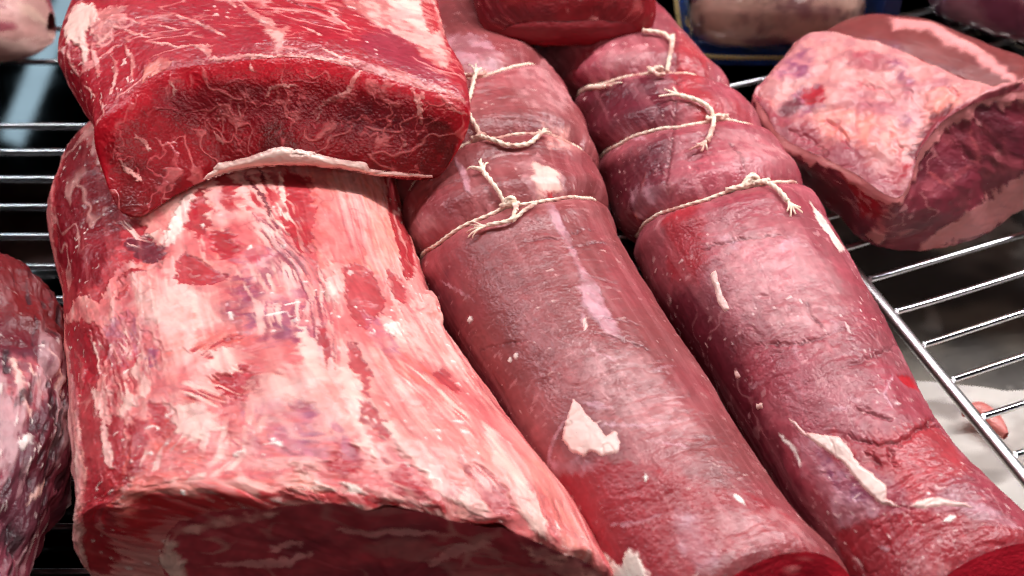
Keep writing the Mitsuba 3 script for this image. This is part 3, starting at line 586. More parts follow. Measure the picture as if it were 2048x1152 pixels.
    ['b', 'orange', 0.42, 700, 0.0, 0.014, [[0.09993, 0.2832], [0.08841, 0.28667], [0.07879, 0.29071], [0.0658, 0.2929], [0.05534, 0.29558], [0.04619, 0.29675], [0.03549, 0.29661]]],
    ['b', 'pale', 0.42, 800, 0.0002, 0.012, [[0.10385, 0.27579], [0.09079, 0.28082], [0.07854, 0.28573], [0.06937, 0.28811], [0.06015, 0.28961], [0.05313, 0.29167], [0.04591, 0.29236], [0.03828, 0.29273], [0.03037, 0.29442]]],
    ['b', 'orange', 0.4, 600, 0.0, 0.012, [[0.22592, 0.28998], [0.21061, 0.29283], [0.19642, 0.29633], [0.18031, 0.29889], [0.1639, 0.30028]]],
    ['b', 'rose', 0.35, 900, -0.0002, 0.009000000000000001, [[0.22605, 0.28148], [0.20906, 0.28397], [0.19219, 0.28664], [0.16814, 0.28986]]],
    ['b', 'red', 0.5, 600, -0.0003, 0.01, [[0.01285, 0.14868], [0.02796, 0.17238], [0.06224, 0.18119], [0.08081, 0.19414]]],
    ['b', 'orange', 0.5, 700, 0.0, 0.012, [[0.00994, 0.16776], [0.02576, 0.18508], [0.06057, 0.19378], [0.07332, 0.20047], [0.08389, 0.20644]]],
    ['b', 'pale', 0.4, 700, 0.0002, 0.01, [[0.02025, 0.19307], [0.04946, 0.20106], [0.06526, 0.20595], [0.07949, 0.21821]]],
    ['b', 'lean', 0.5, 700, -0.0004, 0.01, [[0.0179, 0.12344], [0.01519, 0.13986], [0.02191, 0.1592], [0.06009, 0.16734], [0.0761, 0.16922], [0.09003, 0.1698], [0.10323, 0.1702]]],
    ['b', 'rose', 0.4, 900, 0.0, 0.008, [[0.05012, 0.26415], [0.04059, 0.26601], [0.03129, 0.2687], [0.02064, 0.2716], [0.0123, 0.27809]]],
    ['b', 'lean', 0.4, 500, -0.0002, 0.012, [[0.30766, 0.16556], [0.27964, 0.17313], [0.26045, 0.17105], [0.23965, 0.16836], [0.21888, 0.16679]]],
    ['b', 'pale', 0.4, 900, 0.0003, 0.004, [[0.23892, 0.20455], [0.21667, 0.21012], [0.20462, 0.22327]]],
    ['b', 'lean', 0.55, 800, -0.0003, 0.004, [[0.24243, 0.23776], [0.22283, 0.23788], [0.20659, 0.23588]]],
    ['b', 'fibre', 0.5, 700, -0.0004, 0.009000000000000001, [[0.21201, 0.24112], [0.19104, 0.24319], [0.17212, 0.2453]]],
    ['b', 'lean', 0.5, 700, -0.0004, 0.005, [[0.04735, 0.25118], [0.03231, 0.24972], [0.00628, 0.24535]]],
    ['b', 'fat', 0.45, 700, 0.0002, 0.01, [[0.04026, 0.27953], [0.03428, 0.28489], [0.02786, 0.29014], [0.01762, 0.29463], [0.01112, 0.30083], [0.00328, 0.30748], [0.00035, 0.31499]]],
    ['p', 'salmon', 0.00275, 0.0015, 0.004, 0, [[0.1531, 0.33379], [0.15612, 0.34502], [0.12897, 0.33605], [0.12579, 0.33048], [0.12699, 0.31592]]],
    ['p', 'lean', 0.00066, 0.002, -0.0006, 0, [[0.20433, 0.23959], [0.20645, 0.24314], [0.19334, 0.24515], [0.18212, 0.24406], [0.18455, 0.24095]]],
    ['p', 'lean', 0.00066, 0.002, -0.0004, 0, [[0.24838, 0.24419], [0.24826, 0.24762], [0.23586, 0.24817], [0.22968, 0.24501], [0.23726, 0.24314]]],
    ['p', 'pale', 0.0011, 0.002, 0.0003, 0, [[0.12786, 0.25352], [0.1082, 0.25819], [0.08381, 0.25431], [0.07929, 0.24958], [0.10037, 0.25058], [0.11395, 0.25215]]],
    ['p', 'window', 0.00066, 0.0018000000000000002, -0.0004, 0, [[0.06799, 0.26104], [0.06488, 0.26487], [0.05012, 0.26415], [0.04832, 0.26059], [0.05469, 0.25908]]],
    ['p', 'window', 0.00055, 0.0014, -0.0004, 0, [[0.12518, 0.25979], [0.11704, 0.26246], [0.10106, 0.26112], [0.09436, 0.25747], [0.1082, 0.25819]]],
    ['p', 'pale', 0.0011, 0.0024, 0.0004, 0, [[0.12092, 0.23219], [0.11944, 0.24052], [0.10967, 0.24358], [0.10384, 0.23778], [0.1094, 0.23077]]],
    ['p', 'pale', 0.0011, 0.0024, 0.0003, 0, [[0.09706, 0.21259], [0.08545, 0.22458], [0.07077, 0.22853], [0.06371, 0.22083], [0.07588, 0.21367]]],
    ['p', 'cream', 0.00055, 0.0016, 0.0006, 0, [[0.15287, 0.27017], [0.15829, 0.27583], [0.14864, 0.27697], [0.1377, 0.27003], [0.14161, 0.26791]]],
    ['p', 'cream', 0.00055, 0.0014, 0.0006, 0, [[0.11762, 0.28736], [0.11888, 0.29578], [0.11201, 0.29588], [0.10746, 0.28718]]],
    ['p', 'deep', 0.00275, 0.003, 0.0, 0, [[0.35337, 0.16225], [0.309, 0.18694], [0.28377, 0.19638], [0.26397, 0.20065], [0.24302, 0.20483], [0.22889, 0.20197], [0.21343, 0.1993], [0.19694, 0.18753], [0.20326, 0.16611], [0.2448, 0.14077], [0.25519, 0.14916], [0.26653, 0.1563], [0.28085, 0.15973], [0.3001, 0.1629], [0.33092, 0.1564]]],  # left shoulder of lean muscle, deepened with painted shade
    ['p', 'lean', 0.0011, 0.002, -0.0003, 0, [[0.18473, 0.14909], [0.16582, 0.17789], [0.15343, 0.17729], [0.14094, 0.17693], [0.13345, 0.16049], [0.15933, 0.14495], [0.1724, 0.14631]]],
]
PAINT['rib_face'] = [
    ['p', 'pale', 0.001, 0.002, 0.0025, 0, [[0.0997, 0.01567], [0.09568, 0.02555], [0.09328, 0.0215], [0.08942, 0.00902], [0.08857, -0.00865], [0.09739, -0.0058], [0.09905, -0.00339], [0.10022, 0.01107]]],
    ['p', 'fat', 0.0012, 0.0015, 0.0005, 0, [[0.09396, 0.02843], [0.08572, 0.03156], [0.07647, 0.03433], [0.06726, 0.03732], [0.05785, 0.04026], [0.04437, 0.04519], [0.04948, 0.03915], [0.05835, 0.03603], [0.06721, 0.03351], [0.07662, 0.02946], [0.09222, 0.02477]]],
    ['l', 'pinkfat', 0.0008, 0.0016, 0.0, 0.0024, [[0.0767, 0.00966], [0.06174, 0.00841], [0.04837, 0.01078], [0.03375, 0.0157]]],
    ['l', 'pinkfat', 0.0008, 0.0016, 0.0, 0.0024, [[0.02038, 0.03223], [0.01146, 0.03373], [0.00341, 0.03339], [-0.00791, 0.03409], [-0.01888, 0.03449]]],
    ['l', 'pinkfat', 0.0008, 0.0016, 0.0, 0.0024, [[-0.01678, 0.012], [-0.03022, 0.02426], [-0.04321, 0.03136]]],
    ['l', 'pinkfat', 0.0008, 0.0016, 0.0, 0.0024, [[0.05208, 0.01759], [0.03864, 0.02272]]],
    ['p', 'fat', 0.0015, 0.002, 0.0006, 0, [[-0.05592, 0.03504], [-0.06523, 0.0311], [-0.07469, 0.0275], [-0.08234, 0.01865], [-0.08989, 0.01256], [-0.09475, -0.00011], [-0.08608, 0.00402], [-0.07737, 0.00794], [-0.06433, 0.02106]]],
]
PAINT['mroll'] = [
    ['p', 'veil', 0.005, 0.002, 0.0, 0, [[0.28133, 0.09367], [0.2598, 0.10982], [0.26241, 0.0842], [0.26126, 0.07329], [0.27146, 0.07583], [0.27079, 0.08968]]],
    ['p', 'maroon', 0.01, 0.004, 0.0, 0, [[0.26049, 0.07411], [0.22813, 0.10021], [0.21751, 0.09684], [0.20711, 0.09309], [0.19832, 0.0877], [0.18321, 0.0884], [0.16861, 0.08942], [0.15371, 0.09093], [0.13931, 0.09146], [0.1255, 0.09103], [0.11263, 0.08993], [0.104, 0.08604], [0.09595, 0.08108], [0.08836, 0.07651], [0.08315, 0.06883], [0.05913, 0.08256], [0.0788, 0.06704], [0.09145, 0.06351], [0.1045, 0.06262], [0.11685, 0.0626], [0.12937, 0.06262], [0.14198, 0.06262], [0.15517, 0.06311], [0.16903, 0.0626], [0.18354, 0.06257], [0.19558, 0.0635], [0.20642, 0.06628], [0.22045, 0.06622], [0.23377, 0.06626], [0.24747, 0.07034]]],  # left third darkened: shade of the roll put into the colour
    ['p', 'film', 0.0008, 0.0009000000000000001, 0.00035, 0, [[0.24494, 0.15781], [0.24252, 0.16087], [0.21561, 0.16131], [0.19547, 0.15871], [0.18044, 0.16123], [0.16347, 0.15905], [0.14598, 0.15843], [0.1444, 0.15364], [0.15849, 0.15162], [0.17258, 0.15157], [0.19221, 0.15664], [0.21413, 0.15774], [0.22685, 0.15684]]],
    ['p', 'film', 0.0012, 0.0012, 0.0002, 0, [[0.18275, 0.1539], [0.17387, 0.15919], [0.15713, 0.15578], [0.15934, 0.15139], [0.17197, 0.15086]]],
    ['l', 'dark', 0.0005, 0.0009000000000000001, -0.0009000000000000001, 0.00072, [[0.21953, 0.14306], [0.21817, 0.15091], [0.21448, 0.1584]]],  # dark lines from here on: crease shade painted in
    ['l', 'dark', 0.0005, 0.0009000000000000001, -0.0009000000000000001, 0.00072, [[0.21499, 0.15985], [0.22006, 0.16988], [0.22034, 0.17775]]],
    ['l', 'dark', 0.0005, 0.0009000000000000001, -0.0009000000000000001, 0.00072, [[0.20746, 0.15585], [0.21001, 0.16984], [0.21253, 0.18953]]],
    ['l', 'dark', 0.0005, 0.0009000000000000001, -0.0009000000000000001, 0.0004, [[0.19048, 0.15634], [0.1835, 0.16329], [0.17975, 0.17266]]],
    ['l', 'dark', 0.0005, 0.0009000000000000001, -0.0009000000000000001, 0.00048, [[0.18512, 0.09369], [0.17263, 0.10969], [0.16448, 0.12236]]],
    ['l', 'dark', 0.0005, 0.0009000000000000001, -0.0009000000000000001, 0.00048, [[0.16035, 0.14989], [0.1561, 0.16151], [0.14974, 0.17173]]],
    ['l', 'dark', 0.0005, 0.0009000000000000001, -0.0009000000000000001, 0.00056, [[0.15252, 0.14795], [0.14415, 0.15601], [0.13519, 0.1665]]],
    ['l', 'film', 0.0005, 0.0009000000000000001, 0.0, 0.0008, [[0.17573, 0.15322], [0.16162, 0.14715], [0.15548, 0.14596]]],
    ['l', 'film', 0.0005, 0.0009000000000000001, 0.0, 0.0008, [[0.10537, 0.12976], [0.0999, 0.13839], [0.0951, 0.14609], [0.09196, 0.15964]]],
    ['l', 'film', 0.0005, 0.0009000000000000001, 0.0, 0.0008, [[0.08633, 0.14478], [0.08063, 0.15052], [0.07505, 0.15661]]],
    ['l', 'film', 0.0005, 0.0009000000000000001, 0.0, 0.0008, [[0.14371, 0.1435], [0.13382, 0.14984]]],
    ['l', 'film', 0.0005, 0.0009000000000000001, 0.0, 0.0008, [[0.12285, 0.16265], [0.12495, 0.17534]]],
    ['l', 'film', 0.0005, 0.0009000000000000001, 0.0, 0.0008, [[0.23464, 0.09372], [0.21977, 0.10154], [0.20566, 0.10821]]],
    ['p', 'veil', 0.008, 0.004, 0.0, 0, [[0.14713, 0.13776], [0.14314, 0.14745], [0.14074, 0.15676], [0.12825, 0.16033], [0.11641, 0.16458], [0.10581, 0.16519], [0.0948, 0.16536], [0.0836, 0.1653], [0.07615, 0.15085], [0.08718, 0.14599], [0.09813, 0.14088], [0.10877, 0.13654], [0.11994, 0.13201], [0.13315, 0.13515]]],  # paler right side: sheen painted into the colour
    ['p', 'film', 0.0008, 0.0009000000000000001, 0.0002, 0, [[0.12119, 0.12867], [0.11598, 0.13524], [0.11119, 0.13966], [0.11013, 0.13604], [0.11619, 0.13002]]],
    ['l', 'film', 0.0005, 0.0005, 0.0002, 0.0012, [[0.11773, 0.11677], [0.1142, 0.10657], [0.11004, 0.09906], [0.10699, 0.09306]]],
    ['p', 'brick', 0.003, 0.0025, 0.0, 0, [[0.09987, 0.09975], [0.09394, 0.11116], [0.08938, 0.12113], [0.08187, 0.13081], [0.07474, 0.13972], [0.06349, 0.14604], [0.05323, 0.15222], [0.046, 0.16043], [0.03994, 0.17024], [0.02989, 0.18156], [0.00859, 0.18115], [0.00031, 0.18747], [0.0, 0.17192], [0.00343, 0.1598], [0.00634, 0.15019], [0.01157, 0.14198], [0.01315, 0.12725], [0.02087, 0.11975], [0.02833, 0.11159], [0.03741, 0.1024], [0.04823, 0.09797], [0.0606, 0.09177], [0.07535, 0.09193], [0.0892, 0.09312]]],
    ['p', 'film', 0.002, 0.002, 0.0, 0, [[0.10804, 0.09761], [0.0985, 0.11115], [0.08938, 0.12113], [0.08894, 0.11488], [0.09886, 0.09931]]],
    ['p', 'film', 0.003, 0.002, 0.0, 0, [[0.04542, 0.13982], [0.03449, 0.14511], [0.02194, 0.14337], [0.0099, 0.14096], [0.01222, 0.1322], [0.02908, 0.13215]]],
    ['p', 'veil', 0.004, 0.003, 0.0, 0, [[0.03406, 0.15087], [0.02981, 0.15817], [0.02743, 0.16768], [0.0276, 0.17979], [0.01261, 0.18119], [0.00342, 0.18686], [0.00204, 0.17148], [0.00413, 0.16031], [0.00612, 0.152], [0.0091, 0.14517], [0.02121, 0.14816]]],
    ['l', 'film', 0.0006, 0.0008, 0.0, 0.001, [[0.05906, 0.11092], [0.05017, 0.12251], [0.04703, 0.13198]]],
    ['l', 'white', 0.0005, 0.0004, 0.0003, 0.0012, [[0.03996, 0.16239], [0.03317, 0.16343]]],
    ['p', 'cream', 0.0009, 0.0014, 0.0009000000000000001, 0, [[0.06051, 0.09544], [0.04192, 0.10262], [0.04415, 0.11105], [0.03912, 0.11408], [0.02657, 0.1126], [0.03693, 0.10144], [0.05054, 0.0867]]],
    ['p', 'veil', 0.0012, 0.0018000000000000002, 0.0004, 0, [[0.27698, 0.15281], [0.28349, 0.16465], [0.26736, 0.17292], [0.25306, 0.17249], [0.24957, 0.15471], [0.25742, 0.15284]]],
    ['p', 'pale', 0.0014, 0.0016, 0.0003, 0, [[0.27549, 0.16093], [0.27134, 0.16879], [0.25464, 0.17142], [0.25103, 0.15834], [0.25936, 0.15664]]],
    ['p', 'lean', 0.001, 0.001, -0.0004, 0, [[0.25292, 0.15757], [0.25472, 0.1678], [0.25078, 0.16361]]],
    ['l', 'film', 0.0007, 0.0008, 0.0003, 0.0014, [[0.28879, 0.12939], [0.2751, 0.13076], [0.26014, 0.13067]]],
    ['p', 'film', 0.002, 0.002, 0.0, 0, [[0.41268, 0.13964], [0.40767, 0.14891], [0.40436, 0.15806], [0.37662, 0.16064], [0.36551, 0.14848], [0.37423, 0.13424], [0.38704, 0.13227]]],
    ['p', 'veil', 0.005, 0.003, 0.0, 0, [[0.3696, 0.16094], [0.37234, 0.17297], [0.38721, 0.19493], [0.36987, 0.19655], [0.35628, 0.20072], [0.32006, 0.1804], [0.32289, 0.16939], [0.33306, 0.1616]]],
    ['p', 'fat', 0.003, 0.002, 0.0, 0, [[0.31416, 0.17166], [0.3161, 0.18489], [0.30287, 0.1953], [0.28984, 0.18504], [0.29174, 0.17051]]],
    ['p', 'white', 0.0004, 0.0005, 0.0004, 0, [[0.16029, 0.14684], [0.16164, 0.14817], [0.15926, 0.14842], [0.15768, 0.14697]]],
    ['p', 'white', 0.0004, 0.0005, 0.0004, 0, [[0.1649, 0.10713], [0.16479, 0.10942], [0.16248, 0.10954], [0.16229, 0.10772]]],
    ['p', 'white', 0.0004, 0.0005, 0.0004, 0, [[0.16386, 0.11118], [0.16426, 0.11303], [0.16163, 0.11347], [0.16112, 0.11138]]],
    ['p', 'white', 0.0004, 0.0005, 0.0004, 0, [[0.20191, 0.09777], [0.20197, 0.10081], [0.19894, 0.10105], [0.19935, 0.09793]]],
    ['p', 'white', 0.0004, 0.0005, 0.0004, 0, [[0.06939, 0.13393], [0.07038, 0.13537], [0.06791, 0.13547], [0.06661, 0.13418]]],
]
PAINT['nroll'] = [
    ['p', 'maroon', 0.007, 0.003, 0.0, 0, [[0.23643, 0.05641], [0.21002, 0.08381], [0.19839, 0.10007], [0.18545, 0.09877], [0.17269, 0.09756], [0.16017, 0.09398], [0.14799, 0.09063], [0.13613, 0.08719], [0.12259, 0.08701], [0.10911, 0.08699], [0.09798, 0.08654], [0.08717, 0.08585], [0.07666, 0.08138], [0.06778, 0.07538], [0.07851, 0.06697], [0.09165, 0.05416], [0.10357, 0.05351], [0.11603, 0.05361], [0.12922, 0.05327], [0.14244, 0.05406], [0.15573, 0.05492], [0.17036, 0.05433], [0.18625, 0.05223], [0.19955, 0.05414], [0.21718, 0.05591]]],  # left flank darkened, its shade painted into the colour
    ['p', 'brick', 0.005, 0.003, 0.0, 0, [[0.25851, 0.09616], [0.25246, 0.11772], [0.23106, 0.11398], [0.21589, 0.1096], [0.20479, 0.09718], [0.22099, 0.08219], [0.23092, 0.0884], [0.24103, 0.09427]]],
    ['p', 'veil', 0.01, 0.004, 0.0, 0, [[0.22822, 0.11789], [0.22387, 0.12642], [0.22072, 0.13445], [0.21876, 0.14237], [0.20796, 0.14497], [0.19811, 0.14872], [0.18919, 0.15299], [0.17206, 0.15196], [0.15526, 0.15112], [0.14462, 0.13887], [0.13608, 0.12902], [0.1452, 0.12137], [0.15517, 0.11335], [0.16596, 0.10573], [0.18131, 0.10561], [0.1972, 0.1057], [0.21205, 0.112]]],  # painted sheen on the brighter upper right
    ['p', 'film', 0.002, 0.002, 0.0, 0, [[0.22255, 0.11534], [0.21064, 0.12519], [0.20833, 0.11932]]],
    ['p', 'film', 0.0015, 0.0015, 0.0002, 0, [[0.20482, 0.13782], [0.20509, 0.14637], [0.19957, 0.14314], [0.19883, 0.13671]]],
    ['l', 'dark', 0.0008, 0.001, -0.0008, 0.0008, [[0.21925, 0.10568], [0.21561, 0.11492], [0.21324, 0.12369], [0.21034, 0.13181], [0.20867, 0.13908]]],  # dark lines here and below: shade of the creases, put into the colour
    ['l', 'dark', 0.0005, 0.0008, -0.0007, 0.0008, [[0.16588, 0.13521], [0.15651, 0.13308], [0.14759, 0.13471]]],
    ['l', 'dark', 0.0008, 0.0012, -0.0008, 0.0008, [[0.15545, 0.10232], [0.14883, 0.11219], [0.14298, 0.12181], [0.14227, 0.13288], [0.14378, 0.14312]]],
    ['l', 'dark', 0.001, 0.0012, -0.001, 0.0012, [[0.12357, 0.13733], [0.12784, 0.15657], [0.13943, 0.18099]]],
    ['p', 'window', 0.004, 0.004, -0.0004, 0, [[0.07982, 0.09523], [0.07972, 0.10623], [0.08044, 0.1171], [0.0826, 0.12791], [0.08219, 0.14154], [0.08589, 0.16605], [0.07749, 0.17615], [0.04974, 0.15702], [0.0417, 0.13735], [0.04461, 0.12389], [0.05941, 0.12288], [0.07799, 0.11923], [0.09193, 0.11687], [0.08544, 0.10621]]],
    ['l', 'dark', 0.0009, 0.0014, -0.0016, 0.0014, [[0.0901, 0.11863], [0.07767, 0.1302], [0.07518, 0.1383], [0.08374, 0.15994], [0.09169, 0.17739]]],
    ['l', 'dark', 0.0009, 0.0014, -0.0016, 0.0014, [[0.09972, 0.13157], [0.08926, 0.14027]]],
    ['l', 'dark', 0.0009, 0.0014, -0.0016, 0.0014, [[0.07556, 0.1338], [0.06556, 0.13006]]],
    ['l', 'dark', 0.0009, 0.0014, -0.0016, 0.0014, [[0.08117, 0.15709], [0.08657, 0.17808]]],
    ['l', 'dark', 0.0009, 0.0014, -0.0016, 0.0014, [[0.07692, 0.12407], [0.06797, 0.12358]]],
    ['p', 'red', 0.001, 0.001, -0.0006, 0, [[0.11529, 0.16033], [0.1181, 0.18036], [0.11058, 0.17962], [0.10845, 0.16381]]],
    ['l', 'film', 0.0005, 0.0008, 0.0003, 0.0008, [[0.11542, 0.15654], [0.10343, 0.14496], [0.09401, 0.14529]]],
    ['l', 'film', 0.0007, 0.001, 0.0, 0.0011, [[0.15085, 0.13908], [0.14689, 0.14205], [0.1426, 0.13617]]],
    ['l', 'film', 0.0007, 0.001, 0.0, 0.0011, [[0.14666, 0.12099], [0.13603, 0.11715]]],
    ['l', 'film', 0.0007, 0.001, 0.0, 0.0011, [[0.10519, 0.11897], [0.1021, 0.12803]]],
    ['l', 'film', 0.0007, 0.001, 0.0, 0.0011, [[0.14008, 0.08645], [0.13765, 0.09737]]],
    ['l', 'film', 0.0007, 0.001, 0.0, 0.0011, [[0.23338, 0.17398], [0.21364, 0.174], [0.1967, 0.17641]]],
    ['l', 'film', 0.0007, 0.001, 0.0, 0.0011, [[0.12714, 0.10781], [0.11827, 0.11206]]],
    ['l', 'film', 0.0007, 0.001, 0.0, 0.0011, [[0.1668, 0.06537], [0.16266, 0.05455]]],
    ['l', 'film', 0.0007, 0.001, 0.0, 0.0011, [[0.10911, 0.12897], [0.1041, 0.13352]]],
    ['p', 'film', 0.003, 0.003, 0.0002, 0, [[0.10619, 0.09115], [0.09795, 0.10245], [0.08594, 0.10508], [0.07391, 0.10706], [0.05521, 0.10708], [0.04341, 0.11695], [0.048, 0.09916], [0.05708, 0.08757], [0.07193, 0.09094], [0.08235, 0.09203], [0.09369, 0.09218]]],
    ['p', 'violet', 0.003, 0.002, -0.0005, 0, [[0.09077, 0.10418], [0.07948, 0.10829], [0.06806, 0.10883], [0.05687, 0.10894], [0.06185, 0.09948], [0.07988, 0.0989]]],
    ['l', 'white', 0.001, 0.0008, 0.0, 0.0012, [[0.1107, 0.08867], [0.0993, 0.09244], [0.09201, 0.09075]]],
    ['p', 'brick', 0.002, 0.002, 0.0, 0, [[0.06223, 0.0821], [0.05007, 0.10211], [0.04182, 0.11886], [0.03464, 0.12715], [0.02887, 0.13519], [0.02041, 0.14036], [0.01256, 0.14573], [0.00839, 0.16232], [0.0, 0.15649], [0.0, 0.1427], [0.0, 0.13126], [0.0, 0.12323], [0.0015, 0.11598], [0.00901, 0.10718], [0.02123, 0.09609], [0.0344, 0.08287], [0.04702, 0.06907], [0.05421, 0.07541]]],
    ['l', 'white', 0.0005, 0.0004, 0.0003, 0.0014, [[0.02555, 0.13121], [0.02511, 0.13552]]],
    ['l', 'film', 0.0006, 0.0008, 0.0, 0.0012, [[0.02851, 0.11128], [0.02366, 0.1198]]],
    ['l', 'film', 0.0005, 0.0008, 0.0, 0.001, [[0.03848, 0.09769], [0.03329, 0.10177]]],
    ['p', 'veil', 0.003, 0.002, 0.0, 0, [[0.01964, 0.10881], [0.00995, 0.11681], [0.00267, 0.12376], [0.0, 0.12054], [0.00901, 0.10718]]],
    ['p', 'film', 0.002, 0.002, 0.0, 0, [[0.04044, 0.13653], [0.03196, 0.14362], [0.02494, 0.15256], [0.01638, 0.15587], [0.00801, 0.15882], [0.00986, 0.15028], [0.0167, 0.14456], [0.02489, 0.13966]]],
    ['l', 'salmon', 0.0006, 0.0006, 0.0004, 0.0014, [[0.28876, 0.09904], [0.2776, 0.09109], [0.27694, 0.07506]]],
    ['l', 'film', 0.0008, 0.001, 0.0, 0.001, [[0.35242, 0.09643], [0.33393, 0.09584], [0.32118, 0.09985]]],
    ['l', 'film', 0.0008, 0.001, 0.0, 0.001, [[0.34653, 0.1008], [0.32985, 0.09982], [0.31326, 0.10467]]],
    ['l', 'film', 0.0008, 0.001, 0.0, 0.001, [[0.34041, 0.10534], [0.32588, 0.1038], [0.30785, 0.1087]]],
    ['l', 'dark', 0.0008, 0.0008, -0.0022, 0.0008, [[0.40191, 0.15946], [0.37651, 0.14722], [0.36148, 0.14248], [0.33004, 0.13242], [0.31329, 0.12633], [0.29417, 0.11804], [0.2831, 0.11177], [0.26337, 0.10326]]],
    ['p', 'maroon', 0.006, 0.003, 0.0, 0, [[0.40391, 0.08203], [0.38668, 0.09595], [0.37634, 0.10866], [0.3601, 0.12008], [0.35916, 0.13095], [0.35425, 0.13926], [0.32783, 0.13081], [0.31365, 0.12496], [0.31926, 0.11197], [0.32874, 0.09772], [0.35338, 0.06349], [0.38013, 0.06964], [0.40049, 0.0698]]],  # this and the next: far left half darkened with painted shade
    ['p', 'maroon', 0.006, 0.003, 0.0, 0, [[0.3367, 0.06502], [0.31119, 0.09139], [0.30413, 0.10578], [0.30275, 0.11802], [0.28568, 0.11108], [0.2672, 0.10539], [0.26923, 0.09238], [0.27912, 0.07373], [0.2912, 0.07572], [0.31177, 0.07213]]],
    ['p', 'film', 0.004, 0.003, 0.0, 0, [[0.29065, 0.08499], [0.27242, 0.10318], [0.26423, 0.09873], [0.27499, 0.08049]]],
    ['p', 'dark', 0.003, 0.002, -0.0006, 0, [[0.33964, 0.12196], [0.33846, 0.12993], [0.32185, 0.12721], [0.3242, 0.12131]]],
    ['p', 'window', 0.005, 0.003, 0.0, 0, [[0.40344, 0.16279], [0.39098, 0.16965], [0.37678, 0.17451], [0.33194, 0.14396], [0.32134, 0.15056], [0.31767, 0.17425], [0.31073, 0.15107], [0.30996, 0.1371], [0.33629, 0.13515], [0.36145, 0.14314], [0.37591, 0.1481]]],
    ['p', 'veil', 0.008, 0.003, 0.0, 0, [[0.29229, 0.14403], [0.28902, 0.15469], [0.29348, 0.17408], [0.26831, 0.17531], [0.25844, 0.14772], [0.26246, 0.13925], [0.26998, 0.13311]]],
    ['l', 'dark', 0.0006, 0.0009000000000000001, -0.0009000000000000001, 0.0008, [[0.28311, 0.141], [0.27116, 0.14138], [0.26082, 0.14112]]],
    ['p', 'veil', 0.002, 0.002, 0.0, 0, [[0.40165, 0.10571], [0.39042, 0.12045], [0.38652, 0.13417], [0.37448, 0.13313], [0.37803, 0.12049], [0.38352, 0.10618]]],
    ['p', 'cream', 0.001, 0.001, 0.0, 0, [[0.23731, 0.16724], [0.22453, 0.17242], [0.20389, 0.17638], [0.1979, 0.16759], [0.21661, 0.1633]]],
]
